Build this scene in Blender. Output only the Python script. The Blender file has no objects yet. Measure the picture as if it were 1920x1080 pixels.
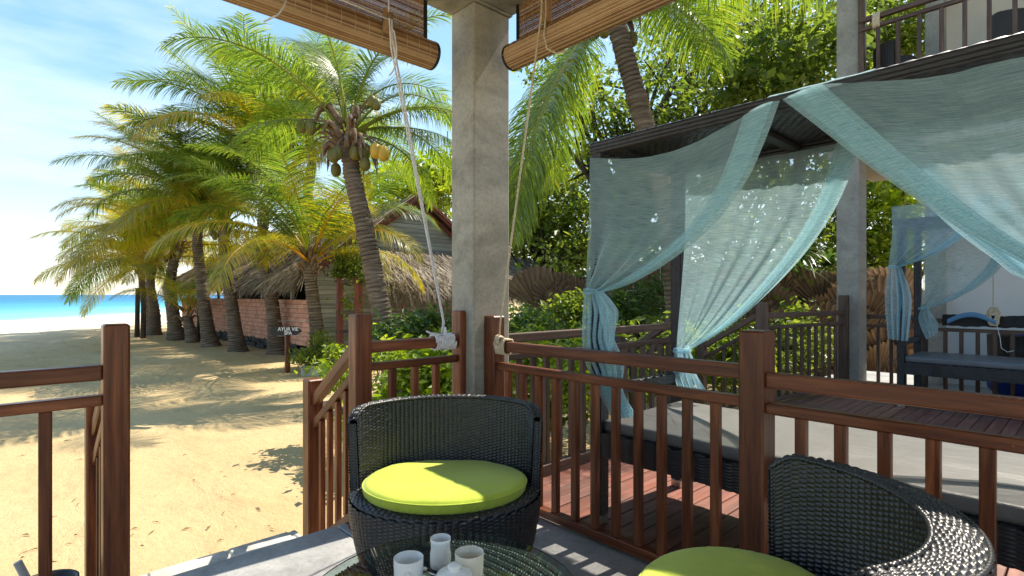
import bpy, bmesh, math, random
import numpy as np
from mathutils import Vector, Matrix, Euler

# ------------------------------------------------------------------ camera, world, sun
scene = bpy.context.scene
COL = scene.collection
EYE = 1.2
YAW = math.radians(47)
SN, CS = math.sin(YAW), math.cos(YAW)
cam = bpy.data.cameras.new('camera')
cam.sensor_width = 36.0
cam.lens = 1020 / 1920 * 36
cam.shift_y = 12 / 1920
cam.clip_start = 0.05
cam.clip_end = 6000
cam_o = bpy.data.objects.new('camera', cam)
cam_o.location = (0, 0, EYE)
cam_o.rotation_euler = (math.radians(90), 0, math.radians(-43))
COL.objects.link(cam_o)
scene.camera = cam_o

SUN_DIR = Vector((-0.655, 0.055, -1.0)).normalized()      # the way the light travels
world = bpy.data.worlds.new('World')
scene.world = world
world.use_nodes = True
wn, wl = world.node_tree.nodes, world.node_tree.links
for n in list(wn): wn.remove(n)
w_out = wn.new('ShaderNodeOutputWorld')
w_bg = wn.new('ShaderNodeBackground'); w_bg.inputs['Strength'].default_value = 0.15
w_sky = wn.new('ShaderNodeTexSky'); w_sky.sky_type = 'NISHITA'; w_sky.sun_disc = False
w_sky.sun_elevation = math.asin(-SUN_DIR.z)
w_sky.sun_rotation = math.atan2(-SUN_DIR.x, -SUN_DIR.y)
w_sky.air_density = 1.0; w_sky.dust_density = 0.35; w_sky.ozone_density = 1.6
w_hs = wn.new('ShaderNodeHueSaturation'); w_hs.inputs['Saturation'].default_value = 1.45; w_hs.inputs['Hue'].default_value = 0.50
w_tc = wn.new('ShaderNodeTexCoord')
w_map = wn.new('ShaderNodeMapping'); w_map.inputs['Scale'].default_value = (1.6, 1.6, 7.0)
w_map.inputs['Location'].default_value = (0.1, 0.45, -0.25)
w_noise = wn.new('ShaderNodeTexNoise'); w_noise.inputs['Scale'].default_value = 1.1
w_noise.inputs['Detail'].default_value = 7; w_noise.inputs['Roughness'].default_value = 0.55
w_ramp = wn.new('ShaderNodeValToRGB')
w_ramp.color_ramp.elements[0].position = 0.47; w_ramp.color_ramp.elements[0].color = (0, 0, 0, 1)
w_ramp.color_ramp.elements[1].position = 0.80; w_ramp.color_ramp.elements[1].color = (0.62, 0.62, 0.62, 1)
w_mix = wn.new('ShaderNodeMix'); w_mix.data_type = 'RGBA'
w_mix.inputs['B'].default_value = (3.0, 3.05, 3.1, 1)
wl.new(w_tc.outputs['Generated'], w_map.inputs['Vector'])
wl.new(w_map.outputs[0], w_noise.inputs['Vector'])
wl.new(w_noise.outputs['Fac'], w_ramp.inputs[0])
w_add = wn.new('ShaderNodeVectorMath'); w_add.operation = 'ADD'; w_add.inputs[1].default_value = (4.0, 4.0, 4.0)
w_div = wn.new('ShaderNodeVectorMath'); w_div.operation = 'DIVIDE'
w_sc = wn.new('ShaderNodeVectorMath'); w_sc.operation = 'SCALE'; w_sc.inputs['Scale'].default_value = 4.1
wl.new(w_sky.outputs[0], w_add.inputs[0]); wl.new(w_sky.outputs[0], w_div.inputs[0]); wl.new(w_add.outputs[0], w_div.inputs[1])
wl.new(w_div.outputs[0], w_sc.inputs[0]); wl.new(w_sc.outputs[0], w_hs.inputs['Color'])
wl.new(w_ramp.outputs[0], w_mix.inputs['Factor'])
wl.new(w_hs.outputs[0], w_mix.inputs['A'])
wl.new(w_mix.outputs['Result'], w_bg.inputs['Color'])
wl.new(w_bg.outputs[0], w_out.inputs[0])

sun = bpy.data.lights.new('sun', 'SUN')
sun.energy = 2.2
sun.angle = math.radians(0.5)
sun.color = (1.0, 0.92, 0.79)
sun_o = bpy.data.objects.new('sun', sun)
sun_o.rotation_euler = SUN_DIR.to_track_quat('-Z', 'Y').to_euler()
sun_o.location = (8, -2, 14)
COL.objects.link(sun_o)

scene.view_settings.view_transform = 'Standard'
scene.view_settings.look = 'None'
scene.view_settings.gamma = 1.0
scene.view_settings.use_curve_mapping = False
scene.view_settings.exposure = 1.9
scene.cycles.max_bounces = 10
scene.cycles.transparent_max_bounces = 24
scene.cycles.diffuse_bounces = 5

# ------------------------------------------------------------------ measuring helpers (photo ray -> place on the ground plan)
FP, HZ = 1020.0, 552.0
def wl_(lat, d, z): return Vector((lat * SN + d * CS, -lat * CS + d * SN, z))
def PZ(px, py, z=0.0):
    d = FP * (EYE - z) / (py - HZ)
    return wl_((px - 960) / FP * d, d, z)
def PX(px, py, X):
    t = (px - 960) / FP
    d = X / (t * SN + CS)
    return wl_(t * d, d, EYE - (py - HZ) * d / FP)
def PY(px, py, Y):
    t = (px - 960) / FP
    d = Y / (-t * CS + SN)
    return wl_(t * d, d, EYE - (py - HZ) * d / FP)
def PD(px, py, d):
    return wl_((px - 960) / FP * d, d, EYE - (py - HZ) * d / FP)
SAND = -0.34

# ------------------------------------------------------------------ object helpers
WM = {}
def link(o, parent=None, M=None):
    M = M if M is not None else Matrix.Identity(4)
    COL.objects.link(o)
    if parent is not None:
        o.parent = parent
        o.matrix_basis = WM[parent].inverted() @ M
    else:
        o.matrix_basis = M
    WM[o] = M
    return o
def tag(o, label=None, cat=None, group=None, kind=None):
    if label: o['label'] = label
    if cat: o['category'] = cat
    if group: o['group'] = group
    if kind: o['kind'] = kind
    return o
def empty(name, loc, label=None, cat=None, group=None, kind=None, rz=0.0):
    o = bpy.data.objects.new(name, None)
    o.empty_display_size = 0.1
    link(o, None, Matrix.Translation(Vector(loc)) @ Matrix.Rotation(rz, 4, 'Z'))
    return tag(o, label, cat, group, kind)
KIDS = {}
def copy_tree(o, delta, parent=None):
    c = o.copy(); COL.objects.link(c)
    if parent is None:
        c.matrix_basis = Matrix.Translation(Vector(delta)) @ WM[o]
        WM[c] = c.matrix_basis.copy()
    else:
        c.parent = parent
        WM[c] = WM[parent]
    for ch in [k for k in WM if k.parent == o and k is not c]:
        copy_tree(ch, delta, c)
    return c

class MB:
    def __init__(s): s.v = []; s.q = []; s.t = []; s.uv = []; s.tint = []; s.n = 0
    def add(s, v, q=None, t=None, uv=None, tint=None):
        v = np.asarray(v, dtype=np.float64).reshape(-1, 3)
        if q is not None and len(q): s.q.append(np.asarray(q, dtype=np.int64).reshape(-1, 4) + s.n)
        if t is not None and len(t): s.t.append(np.asarray(t, dtype=np.int64).reshape(-1, 3) + s.n)
        s.v.append(v)
        s.uv.append(np.asarray(uv, dtype=np.float64).reshape(-1, 2) if uv is not None else np.zeros((len(v), 2)))
        if tint is None: tint = 0.5
        s.tint.append(np.full(len(v), tint, dtype=np.float64) if np.isscalar(tint) else np.asarray(tint, dtype=np.float64))
        s.n += len(v)
    def grid(s, pts, uv=None, tint=None, wrap=False):
        pts = np.asarray(pts, dtype=np.float64)
        a, b = pts.shape[:2]
        idx = np.arange(a * b).reshape(a, b)
        if wrap:
            i0 = idx; i1 = np.roll(idx, -1, axis=0)
        else:
            i0 = idx[:-1]; i1 = idx[1:]
        q = np.stack([i0[:, :-1], i1[:, :-1], i1[:, 1:], i0[:, 1:]], axis=-1).reshape(-1, 4)
        if uv is None:
            U, V = np.meshgrid(np.linspace(0, 1, a), np.linspace(0, 1, b), indexing='ij')
            uv = np.stack([U, V], -1)
        s.add(pts.reshape(-1, 3), q, None, np.asarray(uv).reshape(-1, 2), tint)
    def box(s, lo, hi):
        x0, y0, z0 = lo; x1, y1, z1 = hi
        v = [(x0,y0,z0),(x1,y0,z0),(x1,y1,z0),(x0,y1,z0),(x0,y0,z1),(x1,y0,z1),(x1,y1,z1),(x0,y1,z1)]
        s.add(v, [(0,3,2,1),(4,5,6,7),(0,1,5,4),(1,2,6,5),(2,3,7,6),(3,0,4,7)])
    def obox(s, c, ax, ay, az):
        c, ax, ay, az = (np.array(k, dtype=float) for k in (c, ax, ay, az))
        v = [c + i*ax + j*ay + k*az for k in (-1, 1) for (i, j) in ((-1,-1),(1,-1),(1,1),(-1,1))]
        s.add(v, [(0,3,2,1),(4,5,6,7),(0,1,5,4),(1,2,6,5),(2,3,7,6),(3,0,4,7)])
    def tube(s, pts, rad, seg=8, cap=True, tint=None):
        pts = np.asarray(pts, dtype=np.float64); n = len(pts)
        rad = np.full(n, rad) if np.isscalar(rad) else np.asarray(rad, dtype=float)
        T = np.gradient(pts, axis=0); T /= np.linalg.norm(T, axis=1)[:, None] + 1e-12
        ref = np.array([0, 0, 1.0]) if abs(T[0][2]) < 0.9 else np.array([1.0, 0, 0])
        A = np.cross(T[0], ref); A /= np.linalg.norm(A)
        rings = []
        for i in range(n):
            A = A - T[i] * np.dot(A, T[i]); A /= np.linalg.norm(A) + 1e-12
            B = np.cross(T[i], A)
            a = np.linspace(0, 2*np.pi, seg, endpoint=False)
            rings.append(pts[i] + rad[i] * (np.cos(a)[:, None]*A + np.sin(a)[:, None]*B))
        rings = np.array(rings)
        L = np.concatenate([[0], np.cumsum(np.linalg.norm(np.diff(pts, axis=0), axis=1))])
        idx = np.arange(n*seg).reshape(n, seg)
        j1 = np.roll(idx, -1, axis=1)
        q = np.stack([idx[:-1], j1[:-1], j1[1:], idx[1:]], -1).reshape(-1, 4)
        t = []
        if cap:
            t = [(0, k+1, k) for k in range(1, seg-1)] + [((n-1)*seg, (n-1)*seg+k, (n-1)*seg+k+1) for k in range(1, seg-1)]
        uv = np.stack([np.tile(np.linspace(0, 1, seg), n), np.repeat(L, seg)], -1)
        s.add(rings.reshape(-1, 3), q, t, uv, tint)
    def lathe(s, prof, c=(0, 0, 0), seg=48, a0=0.0, a1=2*math.pi, tint=None):
        prof = np.asarray(prof, dtype=float)
        full = abs(a1 - a0 - 2*math.pi) < 1e-6
        a = np.linspace(a0, a1, seg, endpoint=not full)
        P = np.zeros((len(a), len(prof), 3))
        P[:, :, 0] = np.cos(a)[:, None]*prof[:, 0] + c[0]
        P[:, :, 1] = np.sin(a)[:, None]*prof[:, 0] + c[1]
        P[:, :, 2] = prof[:, 1] + c[2]
        s.grid(P, wrap=full, tint=tint)
    def mesh(s, name, mat=None, M=None, smooth=True):
        v = np.concatenate(s.v) if s.v else np.zeros((0, 3))
        if M is not None:
            Mi = np.array(M.inverted())
            v = v @ Mi[:3, :3].T + Mi[:3, 3]
        me = bpy.data.meshes.new(name)
        q = np.concatenate(s.q) if s.q else np.zeros((0, 4), dtype=np.int64)
        t = np.concatenate(s.t) if s.t else np.zeros((0, 3), dtype=np.int64)
        nl = q.size + t.size
        loops = np.concatenate([q.ravel(), t.ravel()]).astype(np.int32)
        starts = np.concatenate([np.arange(len(q))*4, q.size + np.arange(len(t))*3]).astype(np.int32)
        me.vertices.add(len(v)); me.vertices.foreach_set('co', v.astype(np.float32).ravel())
        me.loops.add(nl); me.loops.foreach_set('vertex_index', loops)
        me.polygons.add(len(starts)); me.polygons.foreach_set('loop_start', starts)
        me.polygons.foreach_set('use_smooth', np.full(len(starts), bool(smooth)))
        uvl = me.uv_layers.new(name='UVMap')
        uv = np.concatenate(s.uv)[loops]
        uvl.data.foreach_set('uv', uv.astype(np.float32).ravel())
        at = me.attributes.new('tint', 'FLOAT', 'POINT')
        at.data.foreach_set('value', np.concatenate(s.tint).astype(np.float32))
        me.update(calc_edges=True)
        me.validate()
        if mat: me.materials.append(mat)
        return me
    def build(s, name, mat, parent=None, loc=None, smooth=True):
        M = WM[parent] if parent is not None else Matrix.Translation(Vector(loc) if loc is not None else Vector((0, 0, 0)))
        me = s.mesh(name, mat, M, smooth)
        o = bpy.data.objects.new(name, me)
        return link(o, parent, M)

_pc = {}
def box_mesh(L, w, h, bev, mat, seg=1):
    key = (round(L, 4), round(w, 4), round(h, 4), bev, mat.name, seg)
    if key in _pc: return _pc[key]
    bm = bmesh.new()
    bmesh.ops.create_cube(bm, size=1.0)
    for v in bm.verts: v.co = Vector((v.co.x*L, v.co.y*w, v.co.z*h))
    if bev: bmesh.ops.bevel(bm, geom=bm.edges[:], offset=bev, segments=seg, affect='EDGES', profile=0.5)
    me = bpy.data.meshes.new('block'); bm.to_mesh(me); bm.free()
    me.materials.append(mat)
    _pc[key] = me
    return me
def plank(name, p0, p1, w, h, mat, parent=None, bev=0.004, up=(0, 0, 1), seg=1):
    """a bevelled bar from p0 to p1, w wide sideways, h high along up"""
    p0, p1 = Vector(p0), Vector(p1)
    x = (p1 - p0); L = x.length; x.normalize()
    up = Vector(up)
    if abs(x.dot(up)) > 0.95: up = Vector((1, 0, 0))
    y = up.cross(x).normalized(); z = x.cross(y)
    M = Matrix((x, y, z)).transposed().to_4x4(); M.translation = (p0 + p1)/2
    o = bpy.data.objects.new(name, box_mesh(L, w, h, bev, mat, seg))
    return link(o, parent, M)

# ------------------------------------------------------------------ materials
def mat_base(name):
    m = bpy.data.materials.new(name); m.use_nodes = True
    nt = m.node_tree
    b = nt.nodes['Principled BSDF']
    return m, nt, b
def N(nt, t, **kw):
    n = nt.nodes.new(t)
    for k, v in kw.items():
        if k in n.inputs.keys(): n.inputs[k].default_value = v
        else: setattr(n, k, v)
    return n
def ramp(nt, src, stops):
    r = nt.nodes.new('ShaderNodeValToRGB')
    e = r.color_ramp.elements
    while len(e) < len(stops): e.new(0.5)
    for k, (p, c) in enumerate(stops):
        e[k].position = p; e[k].color = (c[0], c[1], c[2], 1) if not np.isscalar(c) else (c, c, c, 1)
    nt.links.new(src, r.inputs[0])
    return r.outputs[0]
def coords(nt, scale=(1, 1, 1), rnd=True, kind='Object'):
    tc = nt.nodes.new('ShaderNodeTexCoord')
    mp = nt.nodes.new('ShaderNodeMapping'); mp.inputs['Scale'].default_value = scale
    if rnd:
        oi = nt.nodes.new('ShaderNodeObjectInfo')
        mu = N(nt, 'ShaderNodeVectorMath', operation='SCALE'); mu.inputs['Scale'].default_value = 37.0
        cb = nt.nodes.new('ShaderNodeCombineXYZ')
        for k in range(3): nt.links.new(oi.outputs['Random'], cb.inputs[k])
        nt.links.new(cb.outputs[0], mu.inputs[0])
        ad = N(nt, 'ShaderNodeVectorMath', operation='ADD')
        nt.links.new(tc.outputs[kind], ad.inputs[0]); nt.links.new(mu.outputs[0], ad.inputs[1])
        nt.links.new(ad.outputs[0], mp.inputs['Vector'])
    else:
        nt.links.new(tc.outputs[kind], mp.inputs['Vector'])
    return mp.outputs[0]
def noise(nt, vec, scale, detail=4, rough=0.55, dist=0.0):
    n = N(nt, 'ShaderNodeTexNoise', Scale=scale, Detail=detail, Roughness=rough, Distortion=dist)
    nt.links.new(vec, n.inputs['Vector'])
    return n.outputs['Fac']
def mixc(nt, fac, a, b, mode='MIX'):
    m = nt.nodes.new('ShaderNodeMix'); m.data_type = 'RGBA'; m.blend_type = mode
    for s, v in (('Factor', fac), ('A', a), ('B', b)):
        if hasattr(v, 'is_output') or isinstance(v, bpy.types.NodeSocket): nt.links.new(v, m.inputs[s])
        elif s == 'Factor': m.inputs[s].default_value = v
        else: m.inputs[s].default_value = (v[0], v[1], v[2], 1)
    return m.outputs['Result']
def bump(nt, b, h, strength=0.3, dist=0.01):
    bn = N(nt, 'ShaderNodeBump', Strength=strength, Distance=dist)
    nt.links.new(h, bn.inputs['Height']); nt.links.new(bn.outputs[0], b.inputs['Normal'])
    return bn
def wood(name, dark, mid, light, rough=(0.32, 0.55), stretch=(1.6, 26, 26), spec=0.5):
    m, nt, b = mat_base(name)
    v = coords(nt, stretch)
    f = noise(nt, v, 1.6, 8, 0.62, 0.35)
    c = ramp(nt, f, [(0.28, dark), (0.5, mid), (0.74, light)])
    v2 = coords(nt, (1.2, 2.4, 2.4))
    f2 = noise(nt, v2, 2.2, 4)
    c = mixc(nt, ramp(nt, f2, [(0.35, 0.0), (0.75, 0.45)]), c, dark)
    v3 = coords(nt, (40, 40, 40))
    sp = ramp(nt, noise(nt, v3, 1.0, 2), [(0.76, 0.0), (0.8, 0.5)])
    c = mixc(nt, sp, c, (light[0]*1.8+.03, light[1]*2+.03, light[2]*2+.03))
    oi = nt.nodes.new('ShaderNodeObjectInfo')
    cr = noise(nt, coords(nt, (0.9, 70, 70)), 1.0, 3, 0.5)
    c = mixc(nt, ramp(nt, cr, [(0.66, 0.0), (0.71, 0.7)]), c, tuple(k*.35 for k in dark))
    hv = N(nt, 'ShaderNodeHueSaturation', Saturation=1.0)
    vr = N(nt, 'ShaderNodeMapRange'); vr.inputs['To Min'].default_value = 0.72; vr.inputs['To Max'].default_value = 1.25
    nt.links.new(oi.outputs['Random'], vr.inputs['Value']); nt.links.new(vr.outputs[0], hv.inputs['Value'])
    nt.links.new(c, hv.inputs['Color'])
    nt.links.new(hv.outputs[0], b.inputs['Base Color'])
    nt.links.new(ramp(nt, f2, [(0.3, rough[0]), (0.7, rough[1])]), b.inputs['Roughness'])
    b.inputs['Specular IOR Level'].default_value = spec
    bump(nt, b, f, 0.18, 0.004)
    return m
def simple(name, col, rough=0.5, spec=0.5, metal=0.0, nscale=None, namp=0.25, bmp=0.0, stretch=(1, 1, 1)):
    m, nt, b = mat_base(name)
    b.inputs['Roughness'].default_value = rough
    b.inputs['Specular IOR Level'].default_value = spec
    b.inputs['Metallic'].default_value = metal
    if nscale:
        v = coords(nt, stretch)
        f = noise(nt, v, nscale, 6)
        lo = tuple(k*(1-namp) for k in col); hi = tuple(min(1, k*(1+namp)) for k in col)
        nt.links.new(ramp(nt, f, [(0.3, lo), (0.7, hi)]), b.inputs['Base Color'])
        if bmp: bump(nt, b, f, bmp, 0.01)
    else:
        b.inputs['Base Color'].default_value = (*col, 1)
    return m
def leafmat(name, stops, trans=0.4, rough=0.42, hue_noise=1.2):
    m, nt, b = mat_base(name)
    at = nt.nodes.new('ShaderNodeAttribute'); at.attribute_name = 'tint'
    oi = nt.nodes.new('ShaderNodeObjectInfo')
    v = coords(nt, (1, 1, 1), True)
    f = noise(nt, v, hue_noise, 3)
    a1 = N(nt, 'ShaderNodeMath', operation='MULTIPLY_ADD'); a1.inputs[1].default_value = 0.7; a1.inputs[2].default_value = -0.35
    nt.links.new(f, a1.inputs[0])
    a2 = N(nt, 'ShaderNodeMath', operation='ADD'); nt.links.new(at.outputs['Fac'], a2.inputs[0]); nt.links.new(a1.outputs[0], a2.inputs[1])
    c = ramp(nt, a2.outputs[0], stops)
    nt.links.new(c, b.inputs['Base Color'])
    b.inputs['Roughness'].default_value = rough
    tr = nt.nodes.new('ShaderNodeBsdfTranslucent')
    hs = N(nt, 'ShaderNodeHueSaturation', Saturation=1.05, Value=2.0); nt.links.new(c, hs.inputs['Color'])
    nt.links.new(hs.outputs[0], tr.inputs['Color'])
    mx = nt.nodes.new('ShaderNodeMixShader'); mx.inputs[0].default_value = trans
    nt.links.new(b.outputs[0], mx.inputs[1]); nt.links.new(tr.outputs[0], mx.inputs[2])
    nt.links.new(mx.outputs[0], nt.nodes['Material Output'].inputs[0])
    return m

M_wood = wood('varnished_hardwood', (0.052, 0.013, 0.005), (0.19, 0.054, 0.018), (0.34, 0.118, 0.040), (0.28, 0.5), (1.6, 26, 26), 0.4)
M_wood_old = wood('weathered_hardwood', (0.040, 0.023, 0.016), (0.098, 0.057, 0.040), (0.17, 0.11, 0.078), (0.5, 0.75))
M_deck = wood('deck_hardwood', (0.125, 0.045, 0.032), (0.26, 0.095, 0.065), (0.37, 0.155, 0.11), (0.36, 0.6), (0.8, 18, 18))
def deck_wear(m):
    nt = m.node_tree; b = nt.nodes['Principled BSDF']; src = b.inputs['Base Color'].links[0].from_socket
    tc = nt.nodes.new('ShaderNodeNewGeometry')
    f = noise(nt, tc.outputs['Position'], 0.9, 6, 0.65)
    f2 = noise(nt, tc.outputs['Position'], 9.0, 5, 0.6)
    c = mixc(nt, ramp(nt, f, [(0.42, 0.0), (0.66, 0.75)]), src, (0.105, 0.062, 0.050))
    c = mixc(nt, ramp(nt, f2, [(0.55, 0.0), (0.78, 0.4)]), c, (0.42, 0.30, 0.22))
    nt.links.new(c, b.inputs['Base Color'])
deck_wear(M_deck)
M_rattan = simple('dark_rattan', (0.020, 0.0195, 0.021), 0.38, 0.65, nscale=9, namp=0.35)
M_rattan_bed = simple('dark_rattan_bed', (0.020, 0.020, 0.023), 0.38, 0.5, nscale=9, namp=0.35)
M_black = simple('black_metal', (0.012, 0.012, 0.013), 0.45)
M_steel = simple('brushed_steel', (0.52, 0.49, 0.44), 0.32, 0.5, 1.0, nscale=6, namp=0.15, stretch=(1, 1, 20))
M_white = simple('white_china', (0.80, 0.80, 0.78), 0.12, 0.6)
M_cream = simple('cream_china', (0.74, 0.68, 0.55), 0.16, 0.6)
M_rope_w = simple('white_cord', (0.72, 0.72, 0.74), 0.8, nscale=60, namp=0.2, bmp=0.4)
M_rope_b = simple('natural_rope', (0.55, 0.47, 0.33), 0.85, nscale=60, namp=0.3, bmp=0.4)
M_wallwhite = simple('white_plaster', (0.74, 0.74, 0.73), 0.85, 0.2, nscale=2, namp=0.05)
M_wallbeige = simple('beige_plaster', (0.60, 0.55, 0.46), 0.85, 0.2, nscale=2, namp=0.06)
M_matt = simple('grey_vinyl', (0.17, 0.166, 0.155), 0.42, 0.4, nscale=3, namp=0.12)
M_matt2 = simple('slate_vinyl', (0.115, 0.125, 0.14), 0.38, 0.45, nscale=3, namp=0.12)
M_blue = simple('royal_blue_vinyl', (0.012, 0.045, 0.30), 0.45)
M_skyblue = simple('sky_blue_cloth', (0.10, 0.25, 0.45), 0.7)
M_darkcloth = simple('black_cloth', (0.015, 0.015, 0.017), 0.8, nscale=20, namp=0.4)
M_signblack = simple('sign_black', (0.010, 0.010, 0.011), 0.5)
M_signwhite = simple('sign_white', (0.8, 0.8, 0.8), 0.6)
M_stone = simple('dark_rubble', (0.085, 0.08, 0.075), 0.9, 0.2, nscale=5, namp=0.6, bmp=0.6)
M_siding = wood('grey_siding', (0.27, 0.265, 0.225), (0.38, 0.37, 0.32), (0.47, 0.46, 0.40), (0.6, 0.8), (0.8, 14, 14), 0.2)
M_redtrim = wood('red_brown_trim', (0.12, 0.03, 0.018), (0.22, 0.06, 0.035), (0.30, 0.09, 0.055), (0.5, 0.7))
M_brick = simple('terracotta_block', (0.64, 0.32, 0.215), 0.85, 0.2, nscale=4, namp=0.28, bmp=0.25)
M_mortar = simple('mortar', (0.30, 0.18, 0.13), 0.9, 0.1, nscale=8, namp=0.2)
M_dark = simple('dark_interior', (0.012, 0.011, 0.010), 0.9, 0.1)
M_post = simple('pale_post', (0.55, 0.52, 0.46), 0.7)
M_planter = simple('pale_concrete', (0.48, 0.47, 0.44), 0.85, 0.2, nscale=6, namp=0.2, bmp=0.3)
M_wire = simple('steel_wire', (0.5, 0.5, 0.48), 0.4, 0.5, 0.6)
M_fan = leafmat('dried_fan_leaf', [(0.1, (0.050, 0.030, 0.018)), (0.5, (0.16, 0.102, 0.060)), (0.9, (0.33, 0.23, 0.145))], 0.12, 0.7, 3.0)
M_frond = leafmat('palm_frond_green', [(0.05, (0.050, 0.092, 0.012)), (0.45, (0.125, 0.190, 0.022)), (0.75, (0.21, 0.26, 0.026)), (1.0, (0.33, 0.29, 0.045))], 0.50, 0.33)
M_frond_y = leafmat('palm_frond_yellow', [(0.05, (0.12, 0.15, 0.014)), (0.45, (0.28, 0.27, 0.022)), (0.8, (0.46, 0.32, 0.022)), (1.0, (0.45, 0.26, 0.05))], 0.50, 0.36)
M_frond_d = leafmat('palm_frond_dry', [(0.05, (0.10, 0.065, 0.025)), (0.5, (0.22, 0.15, 0.07)), (1.0, (0.34, 0.26, 0.15))], 0.2, 0.7)
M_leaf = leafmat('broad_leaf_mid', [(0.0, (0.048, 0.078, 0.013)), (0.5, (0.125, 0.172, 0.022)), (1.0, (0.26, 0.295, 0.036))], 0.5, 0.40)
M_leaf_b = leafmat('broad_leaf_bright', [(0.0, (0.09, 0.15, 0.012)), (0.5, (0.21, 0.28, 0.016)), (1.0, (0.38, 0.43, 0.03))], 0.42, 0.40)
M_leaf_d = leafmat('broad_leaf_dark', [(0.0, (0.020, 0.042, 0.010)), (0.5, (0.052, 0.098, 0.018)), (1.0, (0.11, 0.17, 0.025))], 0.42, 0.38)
M_boot = simple('old_leaf_base', (0.20, 0.135, 0.085), 0.85, 0.2, nscale=14, namp=0.5, bmp=0.5)
M_coco = simple('golden_coconut', (0.50, 0.30, 0.030), 0.45, 0.4, nscale=5, namp=0.2)
M_cocog = simple('green_coconut', (0.13, 0.115, 0.02), 0.45, 0.4, nscale=5, namp=0.25)

def trunk_mat(name, a, b_, c):
    m, nt, b = mat_base(name)
    v = coords(nt, (1, 1, 9))
    f = noise(nt, v, 3.0, 6, 0.65)
    v2 = coords(nt, (1, 1, 1))
    f2 = noise(nt, v2, 1.3, 4)
    col = ramp(nt, f, [(0.3, a), (0.52, b_), (0.75, c)])
    col = mixc(nt, ramp(nt, f2, [(0.4, 0.0), (0.7, 0.6)]), col, a)
    nt.links.new(col, b.inputs['Base Color'])
    b.inputs['Roughness'].default_value = 0.9; b.inputs['Specular IOR Level'].default_value = 0.2
    bump(nt, b, f, 0.7, 0.02)
    return m
def ring_bark():
    m = trunk_mat('palm_bark', (0.080, 0.058, 0.040), (0.22, 0.165, 0.115), (0.38, 0.31, 0.23))
    nt = m.node_tree; b = nt.nodes['Principled BSDF']; src = b.inputs['Base Color'].links[0].from_socket
    at = nt.nodes.new('ShaderNodeAttribute'); at.attribute_name = 'tint'
    f = ramp(nt, at.outputs['Fac'], [(0.08, 0.8), (0.42, 0.0)])
    c = mixc(nt, f, src, (0.035, 0.025, 0.017))
    nt.links.new(c, b.inputs['Base Color'])
    return m
M_trunk = ring_bark()
_unused = ('palm_bark', (0.060, 0.042, 0.028), (0.15, 0.108, 0.072), (0.27, 0.21, 0.15))
M_bark = trunk_mat('tree_bark', (0.030, 0.023, 0.016), (0.070, 0.053, 0.038), (0.13, 0.105, 0.08))

def concrete(name, lo, mid, hi, scale=1.0, rough=0.75, spots=True):
    m, nt, b = mat_base(name)
    v = coords(nt, (1, 1, 0.45), False)
    f = noise(nt, v, 3.2*scale, 9, 0.62, 0.6)
    v2 = coords(nt, (1, 1, 1), False)
    f2 = noise(nt, v2, 60*scale, 4, 0.7)
    f3 = noise(nt, v2, 1.1*scale, 5, 0.6)
    c = ramp(nt, f, [(0.3, lo), (0.5, mid), (0.72, hi)])
    c = mixc(nt, ramp(nt, f3, [(0.42, 0.0), (0.68, 0.55)]), c, lo)
    c = mixc(nt, ramp(nt, f2, [(0.3, 0.35), (0.55, 0.0)]), c, tuple(k*0.45 for k in lo))
    st_ = noise(nt, coords(nt, (9, 9, 0.5), False), 1.0, 5, 0.6)
    c = mixc(nt, ramp(nt, st_, [(0.52, 0.0), (0.75, 0.45)]), c, tuple(k*0.6 for k in lo))
    nt.links.new(c, b.inputs['Base Color'])
    b.inputs['Roughness'].default_value = rough; b.inputs['Specular IOR Level'].default_value = 0.3
    bump(nt, b, f2, 0.25, 0.003)
    return m
M_concrete = concrete('weathered_concrete', (0.235, 0.225, 0.185), (0.40, 0.385, 0.325), (0.54, 0.52, 0.45))
M_concrete2 = concrete('pale_concrete_pillar', (0.26, 0.25, 0.225), (0.36, 0.35, 0.315), (0.46, 0.45, 0.41))
M_floor = concrete('terrace_cement', (0.28, 0.278, 0.272), (0.41, 0.408, 0.40), (0.52, 0.515, 0.50), 0.9, 0.5)
M_step = simple('pale_paving', (0.50, 0.48, 0.42), 0.85, 0.2, nscale=9, namp=0.3, bmp=0.4)

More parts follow.
